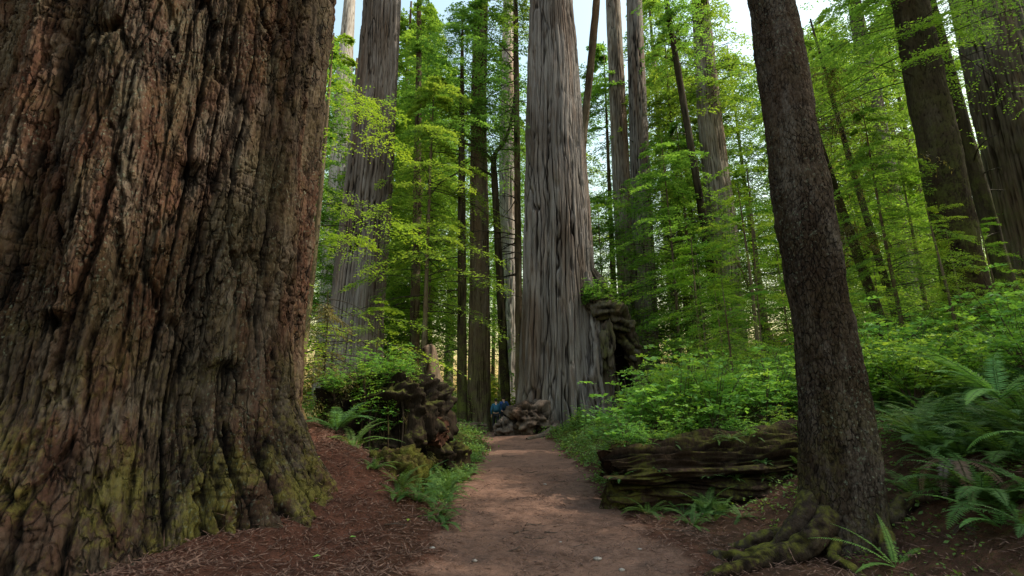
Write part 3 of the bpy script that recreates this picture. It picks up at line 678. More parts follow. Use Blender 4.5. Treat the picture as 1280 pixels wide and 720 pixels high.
tree([(0, 11.9, 15, .17), (4.2, 11.66, 15, .155), (6, 11.35, 15, .14), (10.7, 10.6, 15, .11), (17, 9.7, 15, .04)],
     'smooth', M_dark, 'thin dark leaning trunk directly right of the near tree', 221, 22, .2, HANG, 6.5, 1.0, name='slender_tree', dead=(4, 10, 7, 1.2, .025))
tree([(0, 28.6, 34, .95), (12.9, 28.83, 34, .75), (25, 29.05, 34, .64), (48, 29.2, 34, .2)],
     'strap', M_grey, 'distant pale grey trunk left of the broad dark mossy trunk', 223, 70, .15, HIGH[0], 25, 1, name='redwood_tree')
tree([(0, 31.4, 40, .45), (13.4, 31.07, 40, .38), (23.4, 30.87, 40, .36), (36, 30.6, 40, .1)],
     'smooth', M_grey, 'distant thin pale trunk among yellow leaves right of the near tree', 225, 26, .3, HIGH[1], 22, .8, name='slender_tree')
tree([(0, 16.5, 20, .18), (8.2, 15.9, 20, .14), (13.3, 15.4, 20, .11), (20, 14.8, 20, .04)],
     'smooth', M_dark, 'thin dark straight trunk leaning left between two pale distant trunks', 227, 22, .25, HEM[1], 12, .5, name='slender_tree')
tree([(0, -6.0, 30, .38), (3.8, -6.06, 30, .32), (21.6, -6.6, 30, .22), (31, -6.98, 30, .17), (38, -7.1, 30, .05)],
     'smooth', M_brown, 'slim straight brown trunk standing alone right of the stout grey redwood', 229, 30, .25, HIGH[1], 19, .62, name='slender_tree', dead=(6, 19, 18, 1.5, .03))
tree([(0, -2.6, 26, .32), (2.2, -2.65, 26, .27), (16.8, -3.03, 26, .19), (26, -3.2, 26, .06)],
     'smooth', M_dark, 'slim dark trunk close left of the medium dark brown trunk', 231, 28, .25, HEM[3], 15, .7, name='slender_tree', dead=(4, 18, 22, 2.2, .04))
tree([(0, -1.85, 28, .85), (1, -1.87, 28, .68), (8, -1.95, 28, .60), (20.9, -2.22, 28, .53), (29, -2.15, 28, .45), (46, -2.1, 28, .15)],
     'strap', M_brown, 'medium dark brown trunk with mossy bark left of the forked snag', 233, 80, .12, HIGH[0], 18, .9, name='hemlock_tree')
snag = tree([(0, -.25, 27.5, .32), (2.3, -.38, 27.5, .27), (8.9, -.71, 27.5, .23), (16.1, -1.15, 27.5, .2), (16.7, -1.17, 27.5, .17)],
     'smooth', M_dark, 'dark bare snag forking into crooked dead limbs left of the big grey redwood', 235, 26, .2, name='dead_tree', dead=(6, 14.5, 16, 1.9, .035))
for P, r0 in (([(-.9, 0, 16.4), (-.8, -.1, 17.2), (-.25, -.2, 17.8), (.15, -.2, 19), (.38, -.1, 20.8), (.6, 0, 23)], .16),
              ([(-.92, 0, 16.6), (-1.7, -.2, 17.4), (-2.6, -.3, 18.2), (-3.4, -.3, 19.4)], .11),
              ([(-.86, 0, 15.6), (-1.8, -.3, 16), (-2.9, -.5, 15.7), (-4.1, -.6, 14.9), (-4.7, -.6, 14.1)], .09)):
    P = np.array(P); q = np.linspace(0, len(P) - 1, 18)
    P = np.stack([np.interp(q, np.arange(len(P)), P[:, k]) for k in range(3)], -1)
    v, f = tube(P, r0 * np.linspace(1, .35, len(P)), 8)
    put('branch', make_mesh('branch', v, f, [M_twigdark], {'cav': np.full(len(v), .7)}, smooth=True), snag)
tree([(0, .42, 27.5, .26), (2.7, .40, 27.5, .215), (11.9, .36, 27.5, .2), (26.5, .26, 27.5, .18), (38, .2, 27.5, .06)],
     'smooth', M_brown, 'slim straight brown trunk touching the left side of the big grey redwood', 237, 28, .2, HIGH[1], 25, .55, name='slender_tree', dead=(9, 25, 34, 3.0, .045, PI * .9))
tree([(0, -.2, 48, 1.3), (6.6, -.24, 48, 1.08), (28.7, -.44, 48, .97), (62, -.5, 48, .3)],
     'strap', M_grey_sunlit, 'distant white sunlit trunk seen in the gap left of the big grey redwood', 239, 80, .2, name='redwood_tree')
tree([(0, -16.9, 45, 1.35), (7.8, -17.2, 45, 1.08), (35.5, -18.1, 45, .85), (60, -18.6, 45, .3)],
     'strap', M_grey_sunlit, 'distant pale trunk behind the stout grey redwood, peeking out on its left', 241, 80, .2, name='redwood_tree')

# ------------------------------------------------------------------ small hemlocks between the trunks
def hemlock(mesh, x, y, s, label, h, mat=M_brown, seed=0, group=None, rz=None, r0=.10):
    z = float(gh(x, y)) - .1
    root = thing('hemlock_tree', label, 'tree', (x, y, z), seed * .9 if rz is None else rz, s, group)
    q = np.linspace(0, 1, 14); v, f = tube(np.stack([.08 * np.sin(4 * q), .08 * np.cos(3 * q), h * 1.02 * q], -1), r0 * (1 - .9 * q) + .008, 10)
    put('trunk', make_mesh('trunk', v, f, [mat], {'cav': np.full(len(v), .75)}, smooth=True), root)
    put('crown', mesh, root)
    return root
B0 = hemlock(HEMB[2], -5.5, 12.6, 1.0, 'bright green young hemlock whose sprays hang beside the enormous brown trunk', 12, seed=1, r0=.13)
B1 = hemlock(HEMB[1], -4.1, 14.6, .45, 'low bright young hemlock spreading flat sprays over the stump', 10, seed=3)
B2 = hemlock(HEMB[0], 8.6, 21.8, 1.0, 'bright young hemlock with layered flat sprays right of the hollow trunk', 8, seed=4)
H0 = hemlock(HEMU[0], -4.6, 25, .95, 'dark green hemlock left of the snag', 21, seed=5, r0=.16)
H1 = hemlock(HEMU[1], -6.2, 33, 1.1, 'tall green hemlock filling the gap right of the stout grey redwood', 21, seed=6, r0=.16)
N1 = hemlock(HEMN[1], 11.2, 13.6, .62, 'smaller fine leaved hemlock on the slope between the near tree and the dark mossy trunk', 14, seed=17)
H2 = hemlock(HEM[2], 9.2, 26.5, 1.05, 'green hemlock in front of the tall pair of trunks', 15, seed=7)
H3 = hemlock(HEM[3], 17, 25, 1.25, 'tall green hemlock behind the near tree', 16, seed=8)
T0 = hemlock(HEMT[0], -7.6, 37, 1.1, 'very tall hemlock rising in the gap right of the stout grey redwood', 29, seed=9, r0=.28)
T1 = hemlock(HEMT[1], 13.4, 36, 1.05, 'very tall hemlock between the tall pair and the thick two toned trunk', 29, seed=10, r0=.28)
for i, (x, y, s) in enumerate([(-9.5, 46, 1.2), (8.6, 39, 1.15), (19.5, 37, 1.), (-15, 33, 1.), (8.2, 57, 1.2), (15.8, 39.5, 1.1), (27.5, 41, 1.15), (22.5, 31, .85), (34, 37, 1.1)]):
    copy_thing((T0, T1)[i % 2], (x, y, float(gh(x, y)) - .1), i * 1.9, s, 'very tall hemlock with drooping boughs behind the nearer trunks')['group'] = 'very tall hemlocks in the middle distance'
GRP = 'young hemlocks between the redwoods'
LBL = 'green hemlock with drooping sprays in the middle of the wood'
for i, (x, y, s, k) in enumerate([(9.3, 18.2, .7, 0), (10.8, 20.5, .9, 1), (12.6, 23.5, 1, 0), (9.9, 24.5, .8, 1), (18.5, 21, 1.15, 2), (-5.4, 30.5, 1.0, 0)]):
    copy_thing((B0, B1, B2)[k], (x, y, float(gh(x, y)) - .1), i * 1.7, s, 'bright young hemlock with layered sprays among the trunks')['group'] = 'bright young hemlocks'
for i, (x, y, s, k) in enumerate([(5.6, 12.4, .30, 0), (7.2, 13.8, .36, 1), (8.7, 12.2, .36, 2), (6.6, 16.4, .34, 0), (9.4, 15.6, .42, 1), (11.6, 16.2, .45, 2), (8.2, 18.8, .42, 0), (12.8, 13.4, .4, 1), (13.6, 17.4, .5, 2), (10.6, 11.4, .38, 0), (15.5, 15, .45, 1), (5.2, 19.6, .22, 2), (11, 19, .5, 0), (17.5, 17.5, .5, 2)]):
    copy_thing((B0, B1, B2)[k], (x, y, float(gh(x, y)) - .1), i * 1.9, s, 'small bright hemlock sapling rising out of the bushes behind the fallen log')['group'] = 'hemlock saplings in the bushes'
for i, (x, y, s, k) in enumerate([(-9.8, 34, 1.2, 0), (7.8, 36, 1.0, 2), (6.4, 33, 1., 3), (11.5, 30, .9, 0), (15.5, 33, 1.1, 1), (22, 29, .9, 2), (25, 35, 1.1, 1), (-14, 38, 1.2, 2), 
                                  (28, 27, .9, 0)]):
    copy_thing((H0, H1, H2, H3)[k], (x, y, float(gh(x, y)) - .1), i * 2.3, s, LBL)['group'] = GRP

for i, (x, y, s) in enumerate([(18.5, 5.0, .9), (22, 1.5, 1.1), (27, 12.5, 1.0)]):  # trees out of view, added to cast shade on the foreground
    copy_thing((T0, T1)[i % 2], (x, y, float(gh(x, y)) - .1), i * 1.9, s, 'tall unseen hemlock off to the right, added to shade the foreground')['group'] = 'unseen hemlocks added for foreground shade'
# far wood: trees standing one behind another
def far_tree(seed, kind):
    root = thing('forest_tree', 'far tree of the sunlit wood in the background', 'tree', (0, 300, 0), group='far trees of the background wood')
    h = 58 if kind else 40
    pts = [(0, 0, 0, .95 if kind else .5), (3, 0, 0, .75 if kind else .4), (h, .3, 0, .1)]
    put('trunk', trunk_mesh('trunk', pts, 26, zlev(0, h, .6, h), 'strap' if kind else 'smooth', seed, M_grey2 if kind else M_brown, (0, 0, 0)), root)
    z0 = 12 if kind else 2
    put('crown', crown_mesh('crown', M_hem, M_twigdark, seed=seed, z0=z0, z1=h + .5, lens=cone(7.2 if kind else 6.0, .5), nb=240 if kind else 200, tw=18, lf=7, leaf=.40, wid=.10, elev=(-14, 16), droop=.42, wood_r=.018, gapk=.5), root)
    return root
FAR = [far_tree(301 + i, i % 2) for i in range(4)]
fr = np.random.default_rng(5); placed = []
for i in range(4000):
    y = fr.uniform(42, 105); x = fr.uniform(-.95, .95) * (y + 6)
    if abs(x + .4) < 5.5 and y < 62: continue
    if x > 4 and y < 74 - .25 * x: continue            # a clearing lets the sun in from that side
    if abs(x + .5 - (y - 25) * .0) < 2.0 and y < 60: continue
    if min([math.hypot(x - a, y - b) for a, b in placed] + [9]) < 4.6: continue
    placed.append((x, y))
    if len(placed) > 44: break
for i, (x, y) in enumerate(placed):
    z = float(gh(x, y)) - .3; s = fr.uniform(.75, 1.25)
    if i < 4: o = FAR[i]; o.location = (x, y, z); o.rotation_euler = (0, 0, i); o.scale = (s, s, s)
    else: copy_thing(FAR[i % 4], (x, y, z), fr.uniform(0, 6.28), s)

# ------------------------------------------------------------------ shrubs
def shrub_mesh(seed, h, spread, nst, nleaf, leaf, mat):
    r = np.random.default_rng(seed); bag = Bag()
    for i in range(nst):
        a = r.uniform(0, 2 * PI); e = r.uniform(.15, 1.) ; l = h * r.uniform(.6, 1.15)
        q = np.linspace(0, 1, 6)
        ln = spread * e
        P = np.stack([np.cos(a) * ln * q ** 1.4 + .05 * r.normal() * q, np.sin(a) * ln * q ** 1.4, l * (q - .22 * e * q ** 2)], -1)
        v, f = tube(P, .009 * np.linspace(1, .3, 6), 4); bag.add(v, f, .2, 1)
        ntw = r.integers(5, 9)
        for k in range(ntw):
            s = r.uniform(.3, 1); p0 = np.array([np.interp(s, q, P[:, j]) for j in range(3)])
            aa = r.uniform(0, 2 * PI); L = h * r.uniform(.12, .34)
            D = np.array([np.cos(aa), np.sin(aa), r.uniform(-.1, .5)])
            m = nleaf; u = np.linspace(.1, 1, m)[:, None]
            Pt = p0 + D * L * u - np.array([0, 0, .25]) * L * u ** 2
            sd = np.cross(D, [0, 0, 1]); sg = np.where(np.arange(m) % 2, 1., -1)[:, None]
            Dl = D * .6 + sd * sg * .9 + r.normal(0, .3, (m, 3))
            Nl = np.array([0, 0, 1.]) + r.normal(0, .4, (m, 3))
            V, F = blades(Pt, Dl, Nl, leaf * r.uniform(.6, 1.25, m), leaf * .30 * r.uniform(.8, 1.2, m), .5, .08)
            bag.add(V, F, np.repeat(np.clip(.2 + .5 * s * r.random() + r.random(m) * .35, 0, 1), 4), 0)
    return bag.mesh('foliage', [mat, M_stick], smooth=False)
SH = [shrub_mesh(400 + i, 1.1 + .2 * (i % 3), .8 + .1 * (i % 2), 15, 11, .075, M_shrub) for i in range(5)]
SHL = [shrub_mesh(420 + i, 1.9, 1.1, 15, 13, .105, M_shrub) for i in range(3)]
SUNNY = [shrub_mesh(440 + i, 3.2, 2.0, 14, 12, .24, M_sunny) for i in range(3)]
def free(x, y, m=.0, low=False):
    if path_mask(x, y) > (.3 if low else .02): return False
    if math.hypot(x - GX, y - GY) < (4.05 if low else 5.0): return False
    if math.hypot(x - CX, y - CY) < 3.3: return False
    if math.hypot(x - 3.85, y - 6) < .7: return False
    if 12 < y < 24.5 and 1.5 < x < .285 * y and not low: return False
    return True
sr = np.random.default_rng(9)
def scatter(n, xr, yr, meshes, label, group, cat='shrub', name='shrub', smin=.7, smax=1.2, cond=None, minsep=.45):
    pl = []
    for _ in range(n * 40):
        x, y = sr.uniform(*xr), sr.uniform(*yr)
        if not free(x, y, 0, smax < .8) or (cond and not cond(x, y)): continue
        if any((x - a) ** 2 + (y - b) ** 2 < minsep ** 2 for a, b in pl): continue
        pl.append((x, y))
        o = put(name, meshes[len(pl) % len(meshes)], None, (x, y, float(gh(x, y)) - .05), sr.uniform(0, 6.28), sr.uniform(smin, smax))
        tag(o, label, cat, group)
        if len(pl) >= n: break
scatter(64, (2.2, 8.5), (9.7, 19), SH + SHL[:2], 'leafy green huckleberry bush on the bank behind the fallen log', 'huckleberry bushes behind the log', cond=lambda x, y: x > 2.3 + .04 * (y - 9) and x < .95 * y, minsep=.6, smin=.8, smax=1.35)
scatter(60, (6.5, 22), (7.5, 22), SHL, 'tall leafy bush on the slope to the right of the near tree', 'tall bushes on the right slope', cond=lambda x, y: .62 * y + 1.5 < x < 1.1 * y + 2, minsep=.8, smin=.75, smax=1.2)
scatter(38, (5.5, 26), (19, 34), SHL, 'leafy bush in the shade beyond the hollow trunk', 'bushes beyond the hollow trunk', minsep=1.0, smax=1.3)
scatter(30, (-20, -1.5), (16, 34), SHL, 'leafy bush growing among the trunks beyond the stump', 'bushes beyond the stump', cond=lambda x, y: x > -.8 * y, minsep=.9, smin=.5, smax=1.0)
scatter(18, (-2.6, 6.5), (27.5, 38), SHL, 'leafy bush beside the bend of the path', 'bushes by the bend', minsep=.9, smin=.4, smax=.8)
scatter(7, (2.35, 3.6), (15, 22), SH, 'low bush at the foot of the grey redwood by the path', 'low bushes by the path', smin=.45, smax=.75, minsep=.5)

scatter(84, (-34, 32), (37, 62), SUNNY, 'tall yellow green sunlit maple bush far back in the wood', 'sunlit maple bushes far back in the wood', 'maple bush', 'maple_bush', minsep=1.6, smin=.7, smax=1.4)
# ------------------------------------------------------------------ ferns
def frond_geo(r, az, L, e0, arch, npin, pw, bag, a0=None, base=(0, 0, 0)):
    q = np.linspace(0, 1, 12)
    tw = r.normal(0, .15)
    ang = e0 - arch * q
    dx = np.concatenate([[0], np.cumsum(np.cos(ang[:-1]))]) / 11 * L; dz = np.concatenate([[0], np.cumsum(np.sin(ang[:-1]))]) / 11 * L
    A = az + tw * q
    P = np.stack([np.cos(A) * dx, np.sin(A) * dx, dz], -1) + np.array(base)
    v, f = tube(P, L * .0055 * np.linspace(1, .25, 12), 4); bag.add(v, f, .25, 0)
    s = np.linspace(.10, .995, npin)
    Ps = np.stack([np.interp(s, q, P[:, k]) for k in range(3)], -1)
    T = np.gradient(Ps, axis=0); T /= np.linalg.norm(T, axis=1)[:, None]
    sd = np.cross(T, [0, 0, 1.]); sd /= np.linalg.norm(sd, axis=1)[:, None] + 1e-6
    up = np.cross(sd, T)
    prof = np.minimum(1, .55 + 2.2 * s) * (1 - s ** 2.6) ** .8 + .05
    for sg in (1, -1):
        D = sd * sg * .93 + T * (.35 + .25 * s[:, None]) - up * (.12 + .1 * r.random((npin, 1))) + r.normal(0, .05, (npin, 3))
        ll = pw * prof * r.uniform(.9, 1.08, npin)
        N = up + r.normal(0, .12, (npin, 3)) + T * .15
        V, F = blades(Ps, D, N, ll, np.maximum(.006, L / npin * .42) * (.5 + .5 * prof), .25, .0)
        bag.add(V, F, np.repeat(np.clip((.35 if a0 is None else a0) + .25 * s + r.normal(0, .1, npin), 0, 1), 4), 0)
def fern_mesh(seed, n, L, mat, npin=34, elo=.5, ehi=1.25, arch=1.35):
    r = np.random.default_rng(seed); bag = Bag(); a = r.uniform(0, 6)
    for i in range(n):
        a += 2.4 + r.normal(0, .2)
        frond_geo(r, a, L * r.uniform(.65, 1.1), r.uniform(elo, ehi), arch * r.uniform(.7, 1.25), npin, L * .125 * r.uniform(.85, 1.1), bag, r.uniform(.1, .5))
    return bag.mesh('fronds', [mat], smooth=False)
FN = [fern_mesh(500 + i, 11 + i, .95, M_fern) for i in range(4)]
def fern(x, y, s, k, label, group=None, rz=0., dz=0., name='fern'):
    return tag(put(name, FN[k % 4], None, (x, y, float(gh(x, y)) - .03 + dz), rz, s), label, 'fern', group)
scatter(40, (-4.6, -1.0), (7.6, 17), FN, 'sword fern in the green strip along the left side of the path', 'ferns along the left side of the path', 'fern', 'fern', .45, .79, cond=lambda x, y: x > -1.1 - .28 * (y - 7) - 1.1 and not (10.4 < y < 12.6 and x < -1.6), minsep=.3)
scatter(16, (2.0, 5.0), (10, 22), FN, 'sword fern under the bushes on the right bank', 'ferns under the bushes on the bank', 'fern', 'fern', .5, .8, minsep=.6)
scatter(42, (4.6, 11), (5.2, 11), FN, 'sword fern on the right slope behind the near tree', 'ferns on the right slope', 'fern', 'fern', .8, 1.3, cond=lambda x, y: x > .62 * y + .9 and x < 1.12 * y + 1, minsep=.55)
fern(-3.3, 9.4, 1.25, 0, 'bright arching fern between the enormous trunk and the dark stump', dz=.05)
fern(-2.8, 8.85, .95, 1, 'blue green fern drooping at the foot of the dark stump', rz=1.)
fern(2.12, 8.1, .62, 2, 'fern with blunt fronds at the path end of the fallen log', rz=.5)
fern(3.02, 8.05, .72, 3, 'fern with upright curled fronds against the middle of the fallen log', rz=2.2)
scatter(34, (-3.3, -.7), (7.0, 10.6), FN, 'sword fern in the dense clump beside the yellow mossy mound', 'ferns around the mossy mound', 'fern', 'fern', .5, .78, cond=lambda x, y: x > -1.75 - .5 * (y - 7.2), minsep=.27)
scatter(9, (-1.9, -.7), (10.8, 14.5), FN, 'lush fern spilling over the left path edge past the black stump', 'ferns past the black stump', 'fern', 'fern', .6, .79, minsep=.4)
scatter(20, (4.5, 8.2), (4.7, 8.4), FN, 'lush sword fern on the steep bank at the right border', 'ferns on the steep bank', 'fern', 'fern', .8, 1.2, cond=lambda x, y: x > .70 * y + .9, minsep=.5)
FND = [fern_mesh(520 + i, 9, .9, M_fern_dead, elo=.1, ehi=.7, arch=1.9) for i in range(2)]
scatter(14, (4.1, 6.6), (4.4, 6.2), FN, 'sword fern in the dark tangle below the bank at the right corner', 'ferns of the right corner tangle', 'fern', 'fern', .5, .79, cond=lambda x, y: x > .72 * y + .75, minsep=.3)
scatter(16, (4.1, 6.8), (4.4, 6.6), FND, 'withered brown fern in the dark tangle at the right corner', 'withered ferns of the right corner', 'fern', 'fern', .4, .75, cond=lambda x, y: x > .70 * y + .8, minsep=.3)
scatter(8, (2.3, 3.4), (7.4, 8.3), FN, 'low fern along the foot of the rotten log', 'ferns at the foot of the log', 'fern', 'fern', .35, .55, minsep=.25)
fern(-2.05, 7.55, .5, 2, 'small fern just below the yellow mossy mound', rz=3)
fern(-1.35, 8.15, .5, 3, 'small fern at the path edge right of the yellow mossy mound', rz=4)

def big_fern(label, base, specs, mat, seed, npin=40, pw=.12):
    root = thing('fern', label, 'fern', base)
    r = np.random.default_rng(seed)
    for az, L, e0, arch, a0 in specs:
        bag = Bag(); frond_geo(r, az, L, e0, arch, npin, L * pw, bag, a0)
        put('frond', bag.mesh('frond', [mat], smooth=False), root)
    return root
def onground(x, y, dz=0.): return (x, y, float(gh(x, y)) + dz)
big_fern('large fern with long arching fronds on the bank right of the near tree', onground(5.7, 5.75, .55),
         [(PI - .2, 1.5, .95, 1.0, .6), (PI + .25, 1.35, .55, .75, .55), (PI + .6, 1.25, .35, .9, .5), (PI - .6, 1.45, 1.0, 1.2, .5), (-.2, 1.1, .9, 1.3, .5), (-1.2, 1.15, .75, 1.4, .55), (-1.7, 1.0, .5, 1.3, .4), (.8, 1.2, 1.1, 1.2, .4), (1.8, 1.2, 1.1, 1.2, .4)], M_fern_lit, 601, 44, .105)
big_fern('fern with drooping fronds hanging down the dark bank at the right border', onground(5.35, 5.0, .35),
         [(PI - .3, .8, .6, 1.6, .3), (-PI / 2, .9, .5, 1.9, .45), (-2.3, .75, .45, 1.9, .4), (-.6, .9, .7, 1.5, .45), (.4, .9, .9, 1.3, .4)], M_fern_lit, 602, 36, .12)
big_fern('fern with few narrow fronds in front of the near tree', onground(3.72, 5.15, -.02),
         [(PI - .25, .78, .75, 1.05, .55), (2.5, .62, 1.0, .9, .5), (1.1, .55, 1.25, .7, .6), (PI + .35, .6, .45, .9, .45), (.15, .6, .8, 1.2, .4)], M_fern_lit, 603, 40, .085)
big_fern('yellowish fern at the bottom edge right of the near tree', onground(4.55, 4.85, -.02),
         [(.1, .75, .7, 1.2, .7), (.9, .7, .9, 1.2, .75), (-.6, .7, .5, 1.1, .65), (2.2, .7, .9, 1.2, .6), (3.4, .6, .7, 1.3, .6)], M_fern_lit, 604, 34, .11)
big_fern('withered brown fern hanging on the bank right of the near tree', onground(4.95, 5.65, .25),
         [(PI, .75, .3, 2.0, .7), (PI + .5, .8, .3, 2.1, .8), (-PI / 2, .8, .2, 1.9, .7), (-1.0, .8, .3, 2.0, .6), (-.3, .7, .2, 1.8, .7), (PI - .5, .6, .4, 2.0, .6), (-2.2, .9, .25, 2.1, .75)], M_fern_dead, 605, 30, .10)
big_fern('withered reddish fern on the slope at the right border', onground(6.0, 5.1, .3),
         [(PI, .75, .3, 2.0, .5), (PI + .5, .8, .3, 2.1, .5), (-PI / 2, .8, .2, 1.9, .4), (-1.0, .8, .3, 2.0, .6), (2.6, .7, .2, 1.8, .5)], M_fern_dead, 606, 30, .10)

# ------------------------------------------------------------------ logs, stump, mounds
def log_mesh(P, radii, seed, mat, n=90, boxy=0., amp=.05, ends=True, rings=None, ragged=0.):
    P = np.asarray(P, float); k = rings or 90
    q = np.linspace(0, len(P) - 1, k)
    C = np.stack([np.interp(q, np.arange(len(P)), P[:, j]) for j in range(3)], -1); R = np.interp(q, np.arange(len(P)), radii)
    V, F = tube(C, R, n)
    Vr = V.reshape(k, n, 3); off = Vr - C[:, None]
    th = np.arange(n) * 2 * PI / n
    if boxy:
        sq = 1 / np.maximum(np.abs(np.cos(th)), np.abs(np.sin(th))) ; off = off * (1 + boxy * (sq - 1))[None, :, None]
    s = np.linalg.norm(C - C[0], axis=1)[:, None] + 0 * th[None]
    ct, st = np.cos(th)[None] + 0 * s, np.sin(th)[None] + 0 * s
    d = fbm(ct * 3.5, st * 3.5, s * .55, seed, 4) + .6 * fbm(ct * 9, st * 9, s * 1.1, seed + 4, 3)
    off = off * (1 + amp * 3.2 * d + amp * 2. * fbm(ct * 1.3, st * 1.3, s * .9, seed + 9, 3) - amp * .9 * (1 - np.abs(fbm(ct * 6, st * 6, s * .35, seed + 11, 3)) * 5).clip(0, 1))[..., None]
    V = C[:, None] + off
    if ragged:
        T0 = C[0] - C[1]; T0 /= np.linalg.norm(T0)
        V = V + T0 * (ragged * fbm(ct * 4, st * 4, 0 * s, seed + 13, 4) * np.exp(-s / .5))[..., None]
    V = V.reshape(-1, 3)
    cav = np.clip(.6 + .9 * d, 0, 1).ravel()
    if ends:
        m = len(V); caps = []
        T0 = C[0] - C[1]; T0 /= np.linalg.norm(T0); T1 = C[-1] - C[-2]; T1 /= np.linalg.norm(T1)
        extra = []; fc = []
        for ring, cen, T in ((0, C[0], T0), (k - 1, C[-1], T1)):
            prev = np.arange(n) + ring * n
            for sc in (.8, .5, .2, .02):
                rr = cen + (V[ring * n:(ring + 1) * n] - cen) * sc + T * (.06 * (1 - sc)) + r_noise(n, seed + int(sc * 10)) * .03
                idx = m + len(extra) * n + np.arange(n); extra.append(rr)
                j = np.arange(n); j2 = (j + 1) % n
                fc.append(np.stack([prev[j], idx[j], idx[j2], prev[j2]], -1) if ring else np.stack([prev[j], prev[j2], idx[j2], idx[j]], -1))
                prev = idx
        V = np.concatenate([V] + extra); F = np.concatenate([F] + fc); cav = np.concatenate([cav] + [np.full(n, .55)] * 8)
    return make_mesh('log', V, F, [mat], {'cav': cav}, smooth=True)
def r_noise(n, seed): return np.random.default_rng(seed).normal(0, .5, (n, 3))

def shifted(me, base):
    n = len(me.vertices); co = np.zeros(n * 3, np.float32); me.vertices.foreach_get('co', co)
    co = co.reshape(-1, 3) - np.array(base, np.float32); me.vertices.foreach_set('co', co.ravel()); me.update(); return me
def log(label, P, radii, seed, mat, **kw):
    base = (P[0][0], P[0][1], float(gh(P[0][0], P[0][1])))
    return tag(put('fallen_log', shifted(log_mesh(P, radii, seed, mat, **kw), base), None, base), label, 'log')
log('long rotten mossy log lying from the path to behind the near tree', [(1.72, 8.75, .40), (2.8, 8.8, .43), (4.2, 8.85, .5), (5.6, 8.9, .7), (7.2, 9.0, 1.0)], [.46, .50, .55, .5, .45], 701, M_rot, boxy=.16, amp=.13, n=200, rings=320, ragged=.5)
log('pale log lying across the ground behind the stump next to the hikers', [(-3.6, 23.2, .45), (-2.4, 24.0, .42), (-1.35, 24.6, .38)], [.34, .33, .31], 703, M_wood, amp=.03, n=40)

def hump(name, label, cat, c, rad, seed, mat, amp=.4, n=110, freq=1.8, flat_=.2, vert=1.):
    th, ph = np.meshgrid(np.arange(n) * 2 * PI / n, np.linspace(.01, PI * .72, n // 2))
    d = np.stack([np.cos(th) * np.sin(ph), np.sin(th) * np.sin(ph), np.cos(ph)], -1)
    f = fbm(d[..., 0] * freq + seed, d[..., 1] * freq, d[..., 2] * freq * vert, seed, 5)
    rid = fbm(d[..., 0] * freq * 3 + seed, d[..., 1] * freq * 3, d[..., 2] * freq * 1.2 * vert, seed + 5, 4)
    R = 1 + amp * f + .18 * rid + .05 * fbm(d[..., 0] * 11 + seed, d[..., 1] * 11, d[..., 2] * 3 * vert, seed + 8, 4) - .07 * (1 - np.abs(fbm(d[..., 0] * 6 + seed, d[..., 1] * 6, d[..., 2] * 1.5, seed + 9, 3)) * 6).clip(0, 1)
    p = np.sign(d) * np.abs(d) ** .75
    V = p * R[..., None] * np.array(rad)
    k = len(ph)
    i = np.arange(k - 1)[:, None] * n; j = np.arange(n)[None]; j2 = (j + 1) % n
    F = np.stack([i + j, i + n + j, i + n + j2, i + j2], -1).reshape(-1, 4)
    z = float(gh(c[0], c[1])) + c[2]
    me = make_mesh(name, V.reshape(-1, 3), F, [mat], {'cav': np.clip(.5 + 1.2 * rid + .5 * f, 0, 1).ravel()}, smooth=True)
    return me, (c[0], c[1], z)
# dark upturned stump with a tangle of roots
M_stump = bark_mat('black_rotten_stump', (.017, .013, .010), (.026, .019, .013), (.040, .030, .022), moss=(.05, .055, .012), moss_lo=9, moss_hi=10, moss_amt=1., cav_dark=.2, bump=1., up=.5)
me, loc = hump('stump_body', '', '', (-2.95, 11.4, .7), (1.4, .9, 1.0), 712, M_stump, .45, 170, 1.7)
stump = thing('rotten_stump', 'big black rotten stump with hanging roots and plants growing on top', 'stump', loc)
put('stump_body', me, stump)
st = np.random.default_rng(12)
for i in range(34):
    x = st.uniform(-1.35, 1.1); z0 = st.uniform(.25, .95); q = np.linspace(0, 1, 9)
    y0 = -.75 + .3 * abs(x) + st.uniform(-.15, .1)
    P = np.stack([x + st.normal(0, .12) * q + .05 * np.sin(6 * q + i), y0 - .18 * np.sin(PI * q * .8) + st.normal(0, .08) * q, z0 - (z0 + 1.0) * q ** 1.2], -1)
    v, f = tube(P, st.uniform(.012, .04) * np.linspace(1, .5, 9), 6)
    put('root', make_mesh('root', v, f, [M_rot if i % 4 == 0 else M_stump], {'cav': np.full(len(v), .6)}, smooth=True), stump)
q = np.linspace(0, 1, 24)
v, f = tube(np.stack([1.14 - .2 * q, .1 + 0 * q, 1. * .75 + 1.05 * q], -1), np.interp(q, [0, .3, .85, .93, .97, 1], [.24, .19, .155, .15, .07, .01]), 30)
dd = fbm(v[:, 0] * 9, v[:, 1] * 9, v[:, 2] * 2.5, 5, 4); v = v + (.05 * dd)[:, None] * np.array([1, 1, 0])
v[:, 2] += np.where(v[:, 2] > 1.6, .07 * noise3(v[:, 0] * 14, v[:, 1] * 14, 0, 8), 0)
o = put('snag_stub', make_mesh('snag_stub', v, f, [M_wood], {'cav': np.clip(.6 + dd, 0, 1)}, smooth=True), stump); o['label'] = 'short tilted brown stub sticking up from the top'
M_redwood_end = bark_mat('reddish_rotten_wood', (.05, .024, .016), (.085, .036, .024), (.03, .02, .015), moss_amt=.4, cav_dark=.15, bump=1., up=.4)
log('dark charred log end jutting out of the stump towards the path', [(-1.52, 11.0, 1.0), (-2.2, 11.3, 1.02), (-2.9, 11.8, 1.05)], [.27, .3, .3], 705, M_redwood_end, amp=.09, n=60, rings=40)
